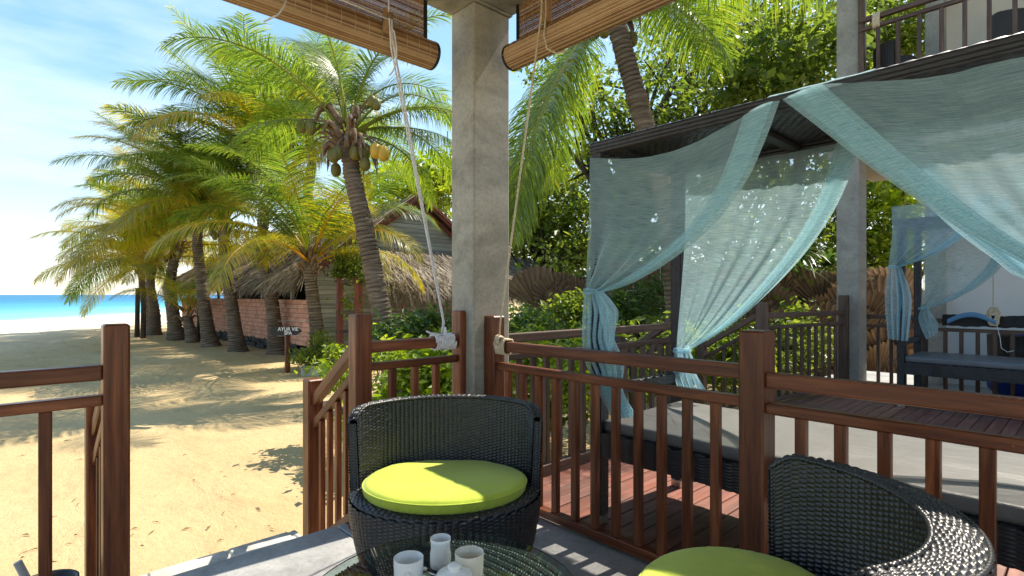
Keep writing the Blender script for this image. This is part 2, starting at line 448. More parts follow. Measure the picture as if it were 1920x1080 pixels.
def make_sand():
    m, nt, b = mat_base('beach_sand')
    v = coords(nt, (1, 1, 1), False)
    big = noise(nt, v, 0.35, 5)
    c = ramp(nt, big, [(0.3, (0.51, 0.365, 0.18)), (0.7, (0.62, 0.465, 0.25))])
    # the open beach near the water is paler
    sx = nt.nodes.new('ShaderNodeSeparateXYZ'); nt.links.new(v, sx.inputs[0])
    lat = N(nt, 'ShaderNodeMath', operation='MULTIPLY_ADD'); lat.inputs[1].default_value = -SN; 
    l2 = N(nt, 'ShaderNodeMath', operation='MULTIPLY'); l2.inputs[1].default_value = CS
    nt.links.new(sx.outputs[1], l2.inputs[0]); nt.links.new(sx.outputs[0], lat.inputs[0]); nt.links.new(l2.outputs[0], lat.inputs[2])
    pale = N(nt, 'ShaderNodeMapRange'); pale.inputs['From Min'].default_value = 12; pale.inputs['From Max'].default_value = 26
    nt.links.new(lat.outputs[0], pale.inputs['Value'])
    c = mixc(nt, pale.outputs[0], c, (0.76, 0.68, 0.54))
    ms = noise(nt, coords(nt, (1, 0.45, 1), False), 2.6, 7, 0.68, 0.4)
    c = mixc(nt, ramp(nt, ms, [(0.50, 0.0), (0.72, 0.5)]), c, (0.33, 0.235, 0.115))
    fine = noise(nt, v, 95, 4, 0.75)
    c = mixc(nt, ramp(nt, fine, [(0.30, 0.55), (0.48, 0.0)]), c, (0.24, 0.17, 0.09))
    vo = N(nt, 'ShaderNodeTexVoronoi', Scale=3.4); nt.links.new(v, vo.inputs['Vector'])
    c = mixc(nt, ramp(nt, vo.outputs['Distance'], [(0.018, 0.85), (0.045, 0.0)]), c, (0.10, 0.065, 0.035))
    nt.links.new(c, b.inputs['Base Color'])
    b.inputs['Roughness'].default_value = 0.95; b.inputs['Specular IOR Level'].default_value = 0.12
    ad = N(nt, 'ShaderNodeMath', operation='MULTIPLY_ADD'); ad.inputs[1].default_value = 0.15
    nt.links.new(fine, ad.inputs[0]); nt.links.new(ms, ad.inputs[2])
    ft = noise(nt, v, 9, 4, 0.6)
    ad2 = N(nt, 'ShaderNodeMath', operation='MULTIPLY_ADD'); ad2.inputs[1].default_value = 0.5
    nt.links.new(ft, ad2.inputs[0]); nt.links.new(ad.outputs[0], ad2.inputs[2])
    bump(nt, b, ad2.outputs[0], 0.75, 0.07)
    return m
M_sand = make_sand()

def make_water():
    m, nt, b = mat_base('sea_water')
    v = coords(nt, (1, 1, 1), False)
    sx = nt.nodes.new('ShaderNodeSeparateXYZ'); nt.links.new(v, sx.inputs[0])
    l2 = N(nt, 'ShaderNodeMath', operation='MULTIPLY'); l2.inputs[1].default_value = CS
    lat = N(nt, 'ShaderNodeMath', operation='MULTIPLY_ADD'); lat.inputs[1].default_value = -SN
    nt.links.new(sx.outputs[1], l2.inputs[0]); nt.links.new(sx.outputs[0], lat.inputs[0]); nt.links.new(l2.outputs[0], lat.inputs[2])
    mr = N(nt, 'ShaderNodeMapRange'); mr.inputs['From Min'].default_value = 46; mr.inputs['From Max'].default_value = 260
    nt.links.new(lat.outputs[0], mr.inputs['Value'])
    sw = noise(nt, coords(nt, (0.02, 0.06, 1), False), 1.0, 3)
    ad = N(nt, 'ShaderNodeMath', operation='MULTIPLY_ADD'); ad.inputs[1].default_value = 0.18
    nt.links.new(sw, ad.inputs[0]); nt.links.new(mr.outputs[0], ad.inputs[2])
    c = ramp(nt, ad.outputs[0], [(0.08, (0.62, 0.74, 0.72)), (0.12, (0.20, 0.48, 0.52)), (0.28, (0.060, 0.31, 0.39)), (0.6, (0.022, 0.195, 0.325)), (1.0, (0.018, 0.155, 0.29))])
    fo = noise(nt, coords(nt, (0.09, 0.02, 1), False), 1.0, 4, 0.6)
    nearm = N(nt, 'ShaderNodeMapRange'); nearm.inputs['From Min'].default_value = 44; nearm.inputs['From Max'].default_value = 75; nearm.inputs['To Min'].default_value = 0.6; nearm.inputs['To Max'].default_value = 0.0
    nt.links.new(lat.outputs[0], nearm.inputs['Value'])
    fm = N(nt, 'ShaderNodeMath', operation='MULTIPLY'); nt.links.new(ramp(nt, fo, [(0.52, 0.0), (0.62, 1.0)]), fm.inputs[0]); nt.links.new(nearm.outputs[0], fm.inputs[1])
    c = mixc(nt, fm.outputs[0], c, (0.7, 0.75, 0.74))
    nt.links.new(c, b.inputs['Base Color'])
    b.inputs['Roughness'].default_value = 0.45; b.inputs['Specular IOR Level'].default_value = 0.2
    w1 = noise(nt, coords(nt, (0.12, 0.5, 1), False), 1.0, 5, 0.6)
    bump(nt, b, w1, 0.5, 0.6)
    return m
M_water = make_water()

def make_fabric(name, col, dark, op_lo, op_hi):
    m, nt, b = mat_base(name)
    tc = nt.nodes.new('ShaderNodeTexCoord')
    def st(sx, sy, sc, det=3):
        mp = nt.nodes.new('ShaderNodeMapping'); mp.inputs['Scale'].default_value = (sx, sy, 1)
        nt.links.new(tc.outputs['UV'], mp.inputs['Vector'])
        return noise(nt, mp.outputs[0], sc, det, 0.6)
    slub = st(12, 330, 1.0, 3)
    slub2 = st(330, 20, 1.0, 2)
    patch = st(3, 10, 1.0, 3)
    c = mixc(nt, ramp(nt, slub, [(0.40, 0.0), (0.62, 1.0)]), dark, col)
    c = mixc(nt, ramp(nt, st(13, 190, 1.0, 2), [(0.64, 0.0), (0.70, 0.45)]), c, (0.80, 0.84, 0.76))
    df = nt.nodes.new('ShaderNodeBsdfDiffuse'); nt.links.new(c, df.inputs['Color'])
    tl = nt.nodes.new('ShaderNodeBsdfTranslucent'); nt.links.new(c, tl.inputs['Color'])
    mx = nt.nodes.new('ShaderNodeMixShader'); mx.inputs[0].default_value = 0.5
    nt.links.new(df.outputs[0], mx.inputs[1]); nt.links.new(tl.outputs[0], mx.inputs[2])
    tp = nt.nodes.new('ShaderNodeBsdfTransparent')
    o1 = ramp(nt, slub, [(0.32, op_lo), (0.62, op_hi)])
    o2 = ramp(nt, slub2, [(0.35, 0.9), (0.6, 1.0)])
    o3 = ramp(nt, patch, [(0.35, 0.86), (0.6, 1.0)])
    ml = N(nt, 'ShaderNodeMath', operation='MULTIPLY'); nt.links.new(o1, ml.inputs[0]); nt.links.new(o2, ml.inputs[1])
    ml2 = N(nt, 'ShaderNodeMath', operation='MULTIPLY'); nt.links.new(ml.outputs[0], ml2.inputs[0]); nt.links.new(o3, ml2.inputs[1])
    # seen edge-on the weave closes up
    lw = N(nt, 'ShaderNodeLayerWeight', Blend=0.35)
    mm = N(nt, 'ShaderNodeMath', operation='MAXIMUM'); nt.links.new(ml2.outputs[0], mm.inputs[0])
    lf = N(nt, 'ShaderNodeMath', operation='MULTIPLY'); lf.inputs[1].default_value = 0.95; nt.links.new(lw.outputs['Facing'], lf.inputs[0])
    nt.links.new(lf.outputs[0], mm.inputs[1])
    mo = nt.nodes.new('ShaderNodeMixShader')
    nt.links.new(mm.outputs[0], mo.inputs[0]); nt.links.new(tp.outputs[0], mo.inputs[1]); nt.links.new(mx.outputs[0], mo.inputs[2])
    nt.links.new(mo.outputs[0], nt.nodes['Material Output'].inputs[0])
    return m
M_sheer = make_fabric('sheer_aqua', (0.68, 0.90, 0.93), (0.46, 0.75, 0.81), 0.42, 0.56)
M_sheer2 = make_fabric('sheer_sky', (0.60, 0.83, 0.89), (0.44, 0.70, 0.80), 0.44, 0.62)

def vinyl_wrinkles(m):
    nt = m.node_tree; b = nt.nodes['Principled BSDF']
    v = coords(nt, (1, 0.5, 1), False)
    f = noise(nt, v, 7, 5, 0.6, 0.8); f2 = noise(nt, v, 2.0, 3)
    ad = N(nt, 'ShaderNodeMath', operation='MULTIPLY_ADD'); ad.inputs[1].default_value = 2.0
    nt.links.new(f2, ad.inputs[0]); nt.links.new(f, ad.inputs[2])
    bump(nt, b, ad.outputs[0], 0.35, 0.03)
vinyl_wrinkles(M_matt); vinyl_wrinkles(M_matt2)
def make_cushion():
    m, nt, b = mat_base('lime_canvas')
    v = coords(nt, (1, 1, 1), False)
    f = noise(nt, v, 5, 5)
    w = noise(nt, v, 260, 2, 0.5)
    nt.links.new(ramp(nt, f, [(0.3, (0.42, 0.51, 0.050)), (0.7, (0.49, 0.58, 0.070))]), b.inputs['Base Color'])
    b.inputs['Roughness'].default_value = 0.8; b.inputs['Specular IOR Level'].default_value = 0.2
    b.inputs['Sheen Weight'].default_value = 0.2
    ad = N(nt, 'ShaderNodeMath', operation='MULTIPLY_ADD'); ad.inputs[1].default_value = 0.06
    nt.links.new(w, ad.inputs[0]); nt.links.new(f, ad.inputs[2])
    bump(nt, b, ad.outputs[0], 0.35, 0.02)
    return m
M_cush = make_cushion()

def make_glass():
    m, nt, b = mat_base('table_glass')
    tp = nt.nodes.new('ShaderNodeBsdfTransparent'); tp.inputs['Color'].default_value = (0.62, 0.78, 0.74, 1)
    gl = nt.nodes.new('ShaderNodeBsdfGlossy'); gl.inputs['Roughness'].default_value = 0.015
    fr = N(nt, 'ShaderNodeFresnel', IOR=1.6)
    mx = nt.nodes.new('ShaderNodeMixShader')
    nt.links.new(fr.outputs[0], mx.inputs[0]); nt.links.new(tp.outputs[0], mx.inputs[1]); nt.links.new(gl.outputs[0], mx.inputs[2])
    nt.links.new(mx.outputs[0], nt.nodes['Material Output'].inputs[0])
    return m
M_glass = make_glass()
M_glassedge = simple('green_glass_edge', (0.05, 0.16, 0.12), 0.1, 0.8)

def make_bamboo():
    m, nt, b = mat_base('split_bamboo')
    at = nt.nodes.new('ShaderNodeAttribute'); at.attribute_name = 'tint'
    v = coords(nt, (3, 3, 3), False)
    f = noise(nt, v, 3, 6, 0.6)
    ad = N(nt, 'ShaderNodeMath', operation='MULTIPLY_ADD'); ad.inputs[1].default_value = 0.6; ad.inputs[2].default_value = -0.3
    nt.links.new(f, ad.inputs[0])
    a2 = N(nt, 'ShaderNodeMath', operation='ADD'); nt.links.new(ad.outputs[0], a2.inputs[0]); nt.links.new(at.outputs['Fac'], a2.inputs[1])
    c = ramp(nt, a2.outputs[0], [(0.1, (0.18, 0.09, 0.038)), (0.5, (0.37, 0.22, 0.105)), (0.9, (0.56, 0.39, 0.215))])
    nt.links.new(c, b.inputs['Base Color']); b.inputs['Roughness'].default_value = 0.55
    return m
M_bamboo = make_bamboo()
M_thread = simple('blind_thread', (0.55, 0.47, 0.35), 0.8)
M_thatch = leafmat('palm_thatch', [(0.0, (0.10, 0.075, 0.052)), (0.5, (0.26, 0.21, 0.15)), (1.0, (0.48, 0.41, 0.32))], 0.15, 0.85, 1.0)
M_thatchbase = simple('thatch_underlay', (0.07, 0.052, 0.036), 0.95, 0.1, nscale=6, namp=0.5, bmp=0.6)
#@@SETTING

# ------------------------------------------------------------------ ground, sea, terrace, steps, deck
rng = np.random.default_rng(7)
def vnoise(x, y, sc, seed=0):
    r = np.random.default_rng(seed); g = r.random((64, 64))
    x = x*sc; y = y*sc
    xi = np.floor(x).astype(int); yi = np.floor(y).astype(int)
    fx = x-xi; fy = y-yi; fx = fx*fx*(3-2*fx); fy = fy*fy*(3-2*fy)
    a = g[xi % 64, yi % 64]; b = g[(xi+1) % 64, yi % 64]; c = g[xi % 64, (yi+1) % 64]; d = g[(xi+1) % 64, (yi+1) % 64]
    return (a*(1-fx)+b*fx)*(1-fy)+(c*(1-fx)+d*fx)*fy
def sand_z(X, Y):
    lat = X*SN - Y*CS            # sideways distance from the line of sight; the sea lies to the left
    L = -lat
    z = SAND + 0.030*(vnoise(X+50, Y+50, 0.9, 1)-.5) + 0.022*(vnoise(X+50, Y+50, 3.1, 2)-.5) + 0.012*(vnoise(X+50, Y+50, 8.0, 3)-.5)
    z = z - np.clip(L-18, 0, 34)*0.032
    return z
mb = MB()
# one sheet: fine near the terrace, coarse out to the horizon
def axis(fine0, fine1, step, far):
    a = list(np.arange(fine0, fine1, step)); s = step; x = fine1
    while x < far: a.append(x); s *= 1.22; x += s
    a.append(far); s = step; x = fine0; lo = []
    while x > -far: x -= s; lo.append(max(x, -far)); s *= 1.22
    return np.array(lo[::-1] + a)
ax_ = axis(-6, 12, 0.09, 3200); ay_ = axis(2.5, 17, 0.09, 3200)
GX, GY = np.meshgrid(ax_, ay_, indexing='ij')
mb.grid(np.stack([GX, GY, sand_z(GX, GY)], -1))
sand = tag(mb.build('sand_beach', M_sand), kind='structure')
mb = MB()
c0, c1 = wl_(-3000, -3000, -1.28), wl_(-3000, 4500, -1.28)
c2, c3 = wl_(-38, 4500, -1.28), wl_(-38, -3000, -1.28)
mb.add([c0, c1, c2, c3], [(3, 2, 1, 0)])
tag(mb.build('sea', M_water), kind='structure')

TE = 2.69                        # outer edge of the terrace
GR = 1.258
terr = tag(empty('terrace_floor', (0, 0, 0)), kind='structure')
for (x0, x1, y0, y1) in ((-2.6, GR-.004, -2.6, 1.1), (GR+.004, 2.20, -2.6, 1.1), (-2.6, GR-.004, 1.106, TE), (GR+.004, 2.20, 1.106, TE)):
    o = plank('slab', (x0, (y0+y1)/2, -0.06), (x1, (y0+y1)/2, -0.06), y1-y0, 0.12, M_floor, terr, 0.004)
mb = MB(); mb.box((-2.59, -2.59, -0.5), (2.19, TE-.02, -0.10)); mb.build('terrace_core', M_concrete, terr, smooth=False)
step = tag(empty('entrance_step', (0.5, 2.9, -0.17)), 'pale paved step along the outer edge of the terrace', 'step')
mb = MB(); mb.box((-1.6, TE+.003, -0.5), (1.22, 3.172, -0.171)); mb.build('step_core', M_planter, step, smooth=False)
r_ = random.Random(4); x = -1.6
while x < 1.2:
    wdt = min(r_.uniform(.28, .45), 1.24-x); yc = TE+.006
    for yy in ((yc, yc+.235), (yc+.243, 3.17)):
        j = 0
        plank('paving_stone', (x+j+.005, (yy[0]+yy[1])/2, -.185+r_.uniform(0, .004)), (x+j+wdt-.005, (yy[0]+yy[1])/2, -.185+r_.uniform(0, .004)), yy[1]-yy[0], .04, M_step, step, .008)
    x += wdt

deck = tag(empty('deck', (2.2, 0, 0)), kind='structure')
mb = MB()
for x in np.arange(2.4, 10.3, 0.6): mb.box((x, -3.2, -.22), (x+.06, 2.46, -.03))
mb.box((2.22, -3.2, -.45), (10.3, 2.44, -.30))
mb.build('joists', M_dark, deck, smooth=False)
y = 2.47; k = 0; r_ = random.Random(11)
while y > -3.0:
    yb = y-.094
    if k % 3 == 1: cut = r_.uniform(4.5, 6.8); segs = [(2.235, cut-.002), (cut+.002, 7.9)]
    else: segs = [(2.235, 7.9)]
    for (a, b) in segs:
        plank('deck_board', (a, (y+yb)/2, -.0135+r_.uniform(-.0015, .0015)), (b, (y+yb)/2, -.0135+r_.uniform(-.0015, .0015)), y-yb, .027, M_deck, deck, .003)
    y -= .1005; k += 1

# second terrace beyond the deck
t2 = tag(empty('far_terrace', (8, 0, 0)), kind='structure')
plank('slab', (7.92, -.4, -.06), (9.9, -.4, -.06), 6.2, .12, M_floor, t2, .004)

# ------------------------------------------------------------------ concrete pillar, beams, roof over the near terrace
PXa, PXb, PYa, PYb = 1.983, 2.264, 2.451, 2.667
def pillar(name, lo, hi, mat, label, grp=None):
    root = empty(name, ((lo[0]+hi[0])/2, (lo[1]+hi[1])/2, lo[2]), label, 'pillar', grp)
    plank('shaft', ((lo[0]+hi[0])/2, (lo[1]+hi[1])/2, lo[2]), ((lo[0]+hi[0])/2, (lo[1]+hi[1])/2, hi[2]), hi[1]-lo[1], hi[0]-lo[0], mat, root, .010, (1, 0, 0), 2)
    return root
pillar('concrete_pillar', (PXa, PYa, -.4), (PXb, PYb, 2.897), M_concrete, 'square weathered concrete pillar between the two railings, nearest to the camera')
roof = empty('terrace_roof', (0, 0, 2.9), 'concrete roof and beams over the near terrace, resting on the nearest pillar', 'roof')
plank('beam', (-2.6, (PYa+PYb)/2, 3.05), (PXb+.02, (PYa+PYb)/2, 3.05), PYb-PYa+.03, .30, M_concrete, roof, .008)
plank('beam', ((PXa+PXb)/2, -2.6, 3.055), ((PXa+PXb)/2, PYa-.016, 3.055), PXb-PXa+.03, .30, M_concrete, roof, .008)
mb = MB(); mb.box((-2.6, -2.6, 3.21), (PXb+.25, PYb+.22, 3.36)); mb.build('roof_slab', M_concrete, roof, smooth=False)

# ------------------------------------------------------------------ railings
def post(root, x, y, z0, z1, w=.09, wy=None, mat=None):
    wy = wy or w
    plank('post', (x+w/2, y+wy/2, z0), (x+w/2, y+wy/2, z1), wy, w, mat or M_wood, root, .007, (1, 0, 0))
def railing(label, p0, p1, zt=.935, zm=.812, zb=.06, posts=(), pitch=.118, first=None, mat=None, zbase=0.0, grp=None, hw=(.05, .058), bottom=True, nb=None, at_y=None):
    """rails between two plan points, balusters, given posts (x, y, z0, z1, w, wy)"""
    mat = mat or M_wood
    p0, p1 = Vector(p0), Vector(p1)
    root = empty('wooden_railing', ((p0.x+p1.x)/2, (p0.y+p1.y)/2, zbase), label, 'railing', grp)
    d = (p1-p0); L = d.length; d.normalize()
    at = lambda s, z: Vector((p0.x+d.x*s, p0.y+d.y*s, zbase+z))
    plank('top_rail', at(0, zt-hw[1]/2), at(L, zt-hw[1]/2), hw[0], hw[1], mat, root, .007, seg=2)
    plank('middle_rail', at(0, zm-.02), at(L, zm-.02), .045, .040, mat, root, .004)
    if bottom: plank('bottom_rail', at(0, zb-.02), at(L, zb-.02), .052, .045, mat, root, .004)
    n = nb or max(1, int(round(L/pitch))-1)
    s0 = L/(n+1)
    for s in ([s0*(k+1) for k in range(n)] if at_y is None else [p0.y-y for y in at_y]):
        plank('baluster', at(s, zb+.0025), at(s, zm-.0405), .032, .038, mat, root, .003, (d.x, d.y, 0))
    for q in posts: post(root, *q, mat=mat)
    return root
YL = 2.518                                      # outer railing line
railing('dark varnished railing with a tall end post at the left edge of the terrace', (-1.2, YL+.042, 0), (.269, YL+.042, 0), .935, .822, .06,
        [(.269, YL, 0, 1.087, .083)], .165, grp='railings round the near terrace')
railing('short varnished railing between the tall post and the concrete pillar', (1.374, YL+.045, 0), (1.938, YL+.045, 0), .957, .845, .06,
        [(1.284, YL, 0, 1.10, .09), (1.938, YL, 0, 1.105, .044, .085)], .145, grp='railings round the near terrace')
railing('varnished side railing from the concrete pillar to the thick post by the daybed', (2.10, PYa-.09, 0), (2.10, .932, 0), .93, .806, .062,
        [(2.055, PYa-.092, 0, 1.075, .09), (2.055, .840, 0, 1.062, .118, .094)], at_y=(2.28, 2.16, 2.04, 1.918, 1.785, 1.66, 1.536, 1.412, 1.292, 1.17, 1.045), grp='railings round the near terrace')
railing('varnished side railing right of the thick post, in front of the daybed', (2.10, .842, 0), (2.10, -2.4, 0), .908, .795, .062, [], at_y=[.722-.127*k for k in range(24)], grp='railings round the near terrace')
def stair_rail(label, x, y0, y1, zu, zl, ztop, zb0, w=.09, mat=None, xw=.09, lower=True, grp=None):
    mat = mat or M_wood
    root = empty('stair_railing', (x+xw/2, y1, zb0), label, 'railing', grp)
    post(root, x, y1, zb0, ztop, xw, w, mat)
    xc = x+xw/2
    a = Vector((xc, y0, zu)); b = Vector((xc, y1+.02, zl))
    plank('handrail', a, b, .05, .062, mat, root, .007)
    dz = Vector((0, 0, .14))
    plank('middle_rail', a-dz, b-dz, .045, .042, mat, root, .004)
    dz2 = Vector((0, 0, .86))
    plank('bottom_rail', a-dz2, b-dz2+Vector((0, 0, .02)), .05, .042, mat, root, .004)
    n = 4
    for k in range(n):
        f = (k+1)/(n+1); p = a.lerp(b, f)
        plank('baluster', p-Vector((0, 0, .83)), p-Vector((0, 0, .165)), .03, .03, mat, root, .003, (1, 0, 0))
    return root
stair_rail('sloping varnished handrail going down from the tall post to a short newel', 1.284, YL+.0925, 3.10, .925, .575, .703, -.5)
stair_rail('sloping varnished handrail hidden behind the left end post', .269, YL+.086, 3.10, .925, .575, .703, -.5, xw=.085)
# deck railings
YB = 2.50
railing('weathered brown railing along the garden side of the deck, behind the daybed', (PXb+.004, YB, 0), (4.28, YB-.005, 0), .955, .83, .07, [(4.28, YB-.05, -.3, 1.06, .09)], .123, mat=M_wood_old, grp='railings round the deck')
railing('weathered brown railing at the far end of the deck by the pale pillar', (5.98, 2.44, 0), (7.66, 2.165, 0), 1.0, .86, .07,
        [(5.89, 2.39, -.3, 1.115, .10), (7.66, 2.105, -.3, 1.19, .10)], .15, mat=M_wood_old, grp='railings round the deck')
stair_rail('weathered stair handrail sloping down from the middle deck post', 5.89, 2.49, 3.08, .97, .60, .70, -.5, mat=M_wood_old)
stair_rail('weathered stair handrail behind the drapes, left side of the deck stairs', 4.28, 2.55, 3.08, .97, .60, .80, -.5, mat=M_wood_old)
dst = empty('deck_stairs', (5.1, 2.8, -.34), 'brown wooden steps leading from the deck down to the garden', 'stairs')
for k, z in enumerate((-.13, -.24)):
    plank('tread', (4.38, 2.62+k*.27, z), (5.88, 2.62+k*.27, z), .26, .035, M_wood_old, dst, .004)
kb = empty('deck_fascia', (3.3, 2.5, 0), 'two low weathered edge boards under the garden side deck railing', 'edge board')
plank('board', (2.27, 2.488, .012), (4.28, 2.488, .012), .03, .052, M_wood_old, kb, .004)
plank('board', (2.27, 2.522, -.075), (4.28, 2.522, -.075), .03, .11, M_wood_old, kb, .004)

# ------------------------------------------------------------------ far pillar, far terrace wall, balcony
q0 = PX(1610, 700, 7.85); q1 = PX(1568, 700, 7.85)
P2 = pillar('concrete_pillar', (7.85, q0.y, -.4), (8.20, q1.y, 6.6), M_concrete2, 'pale grey concrete pillar at the far end of the deck, rising past the balcony')
w0 = PX(1734, 500, 9.0); w1 = PX(1769, 500, 9.0)
pillar('concrete_pillar', (9.0, w1.y, -.4), (9.22, w0.y, 6.6), M_concrete2, 'grey pillar behind the far daybed, seen through its pale blue drape')
wall = empty('far_wall', (9.3, -1.5, 0), 'white plastered wall with a switch plate behind the far daybed', 'wall')
mb = MB(); mb.box((9.30, -5.2, -.1), (9.42, w1.y+.1, 2.85)); mb.build('white_panel', M_wallwhite, wall, smooth=False)
sp = PX(1797, 497, 9.28)
plank('switch_plate', sp+Vector((0, -.05, 0)), sp+Vector((0, .05, 0)), .018, .13, M_wallwhite, wall, .004)
bal = empty('balcony', (8, -1, 2.9), 'upper balcony with dark brown railing and beige wall above the far terrace', 'balcony')
mb = MB(); mb.box((7.84, -5.2, 2.95), (9.9, q1.y+.1, 3.6)); mb.build('balcony_slab', M_concrete2, bal, smooth=False)
mb = MB(); mb.box((9.45, -5.2, 3.605), (9.6, w1.y+.05, 6.6)); mb.build('beige_panel', M_wallbeige, bal, smooth=False)
ys = q0.y-.02
plank('top_rail', (7.80, ys, 4.60), (7.80, -4.5, 4.60), .06, .06, M_wood_old, bal, .006)
plank('middle_rail', (7.80, ys, 4.485), (7.80, -4.5, 4.485), .05, .045, M_wood_old, bal, .004)
plank('bottom_rail', (7.80, ys, 3.70), (7.80, -4.5, 3.70), .05, .045, M_wood_old, bal, .004)
y = ys-.20
while y > -4.4:
    plank('baluster', (7.80, y, 3.725), (7.80, y, 4.46), .04, .04, M_wood_old, bal, .003, (1, 0, 0)); y -= .205
plank('post', (7.82, ys-.02, 3.62), (7.82, ys-.02, 5.4), .06, .06, M_wood_old, bal, .005, (1, 0, 0))
mb = MB(); mb.box((7.6, -5.2, 6.2), (10, q1.y+.3, 6.4)); mb.build('balcony_roof', M_concrete2, bal, smooth=False)
railing('brown railing of the far terrace, behind the far daybed', (7.99, 1.33, 0), (7.99, -4.4, 0), .92, .81, .06, [], .145, mat=M_wood_old, grp='railings of the far terrace')
pa = PX(1612, 600, 8.25)
railing('short brown railing corner right of the pale far pillar', (8.32, pa.y-.05, 0), (8.32, pa.y-.62, 0), .94, .81, .06, [(8.27, pa.y-.05, 0, 1.10, .10), (8.27, pa.y-.71, 0, 1.08, .09)], .15, mat=M_wood_old, grp='railings of the far terrace')

# ------------------------------------------------------------------ bamboo roller blinds with their cords
def blind(label, p0, p1, side, ztop, zc, rad, seed):
    """p0->p1 plan line of the blind, side = outward unit vector; the sheet hangs from ztop into a roll centred at zc"""
    r = np.random.default_rng(seed)
    p0, p1, sd = Vector(p0), Vector(p1), Vector(side)
    d = (p1-p0); L = d.length; d.normalize()
    root = empty('bamboo_blind', ((p0+p1)/2).to_tuple()[:2] + (zc,), label, 'blind', 'bamboo blinds rolled up under the roof')
    up = np.array([0, 0, 1.0]); D = np.array(d); S = np.array(sd); A = np.array(p0)
    mb = MB(); n = 64                                    # the roll: many thin strips round a spiral
    for k in range(n):
        a = 2*math.pi*k/n; rr = rad*(1+.02*r.random())
        for j, (s0, s1) in enumerate(((0, L*.38+r.uniform(-.3, .3)), (None, L))):
            if s0 is None: s0 = last+.002
            last = s1
            c = A + D*((s0+s1)/2) + up*(zc+math.sin(a)*rr) + S*(math.cos(a)*rr)
            tang = (-math.sin(a))*S + math.cos(a)*up; nrm = math.cos(a)*S + math.sin(a)*up
            mb.obox(c, D*((s1-s0)/2), tang*(math.pi*rad/n*0.86), nrm*.0016)
            mb.tint[-1][:] = r.random()
    tag(mb.build('roll', M_bamboo, root, smooth=False), kind='stuff')
    mb = MB(); mb.tube([A+up*zc+D*.01, A+up*zc+D*(L-.01)], rad*.96, 24); mb.build('roll_core', simple('roll_core_bamboo', (.14, .07, .03), .8), root)
    mb = MB(); z = zc+rad*.8
    while z < ztop:
        off = S*(rad*.55)
        c = A + D*(L/2) + up*z + off
        mb.obox(c, D*(L/2-.02), up*.0036, S*.0012); mb.tint[-1][:] = r.random()*.8
        z += .0086+r.random()*.001
    tag(mb.build('slat_sheet', M_bamboo, root, smooth=False), kind='stuff')
    mb = MB()                                            # threads round the roll and up the sheet
    for s in np.arange(.06, L, .075):
        pts = []
        for a in np.linspace(-math.pi*.5, math.pi*1.2, 22):
            pts.append(A+D*s+up*(zc+math.sin(a)*(rad+.003))+S*(math.cos(a)*(rad+.003)))
        mb.tube(pts, .0011, 4)
        mb.tube([A+D*s+up*(zc+rad)+S*(rad*.55-.003), A+D*s+up*ztop+S*(rad*.55-.003)], .0010, 4)
    tag(mb.build('threads', M_thread, root), kind='stuff')
    for s in (0.0, L):
        mb = MB(); mb.tube([A+D*(s-.006)+up*zc, A+D*(s+.012)+up*zc], rad*1.05, 24); mb.build('black_end_binding', M_black, root)
        mb = MB(); mb.obox(A+D*(s+(.012 if s == 0 else -.012))+up*((zc+ztop)/2+rad*.4)+S*(rad*.55), D*.012, up*((ztop-zc)/2-rad*.3), S*.003); mb.build('black_edge_tape', M_black, root, smooth=False)
    return root
blind('rolled bamboo blind above the sand opening, left of the pillar', (-1.4, 2.60, 0), (1.79, 2.60, 0), (0, 1, 0), 2.99, 2.57, .075, 1)
blind('rolled bamboo blind above the daybed side, right of the pillar', (2.17, 2.33, 0), (2.17, -2.4, 0), (1, 0, 0), 2.99, 2.585, .072, 2)
def cord(label, pts, r, mat, cat='cord', name='blind_cord', grp=None):
    mb = MB(); mb.tube(pts, r, 8)
    return tag(mb.build(name, mat, loc=pts[-1]), label, cat, grp)
def wraps(c, axis_, ra, rb, n, mat, r, parent, name, length, seed=0):
    """rope wound round a bar: n turns along axis_"""
    rr = random.Random(seed); c = Vector(c); ax = Vector(axis_).normalized()
    u = Vector((0, 0, 1)); v = ax.cross(u)
    mb = MB(); pts = []
    for k in range(n*14+1):
        a = 2*math.pi*k/14; t = (k/(n*14)-.5)*length
        wob = 1+rr.uniform(-.06, .06)
        # rounded square path
        ca, sa = math.cos(a), math.sin(a); m_ = max(abs(ca), abs(sa))**.6
        pts.append(c+ax*(t+rr.uniform(-.001, .001))+u*(ra*sa/m_*wob)+v*(rb*ca/m_*wob))
    mb.tube(pts, r, 6)
    return mb.build(name, mat, parent)
# white cord: from the wooden cleat on the left blind to the short railing
cl = PY(727, 40, 2.50); kn = Vector((1.845, YL+.045, .957))
pul = empty('cord_cleat', cl, 'small wooden cleat holding the white cords on the left blind', 'cleat')
mb = MB(); mb.box((cl.x-.022, cl.y-.018, cl.z-.06), (cl.x+.022, cl.y+.012, cl.z+.06)); mb.build('cleat_block', M_bamboo, pul, smooth=False)
mb = MB(); mb.tube([cl+Vector((0, -.03, .02)), cl+Vector((0, .03, .02))], .018, 12); mb.build('wheel', M_boot, pul)
wc = empty('white_cord', kn, 'long white cord tied round the short railing and running up to the left blind', 'cord')
def strand(pts, r, mat, root, name='strand'):
    mb = MB(); mb.tube(pts, r, 6); return mb.build(name, mat, root)
strand([cl+Vector((.008, -.02, .05)), cl+Vector((.01, -.03, -.1)), kn+Vector((-.005, -.02, .08)), kn+Vector((0, 0, .02))], .0055, M_rope_w, wc)
strand([cl+Vector((-.012, -.02, .3)), cl+Vector((-.006, -.02, .05)), cl+Vector((-.004, -.04, -.15)), kn+Vector((-.012, -.02, .09)), kn+Vector((-.008, 0, .02))], .0045, M_rope_w, wc)
a0 = [cl+Vector((.0, -.02, -.03))]
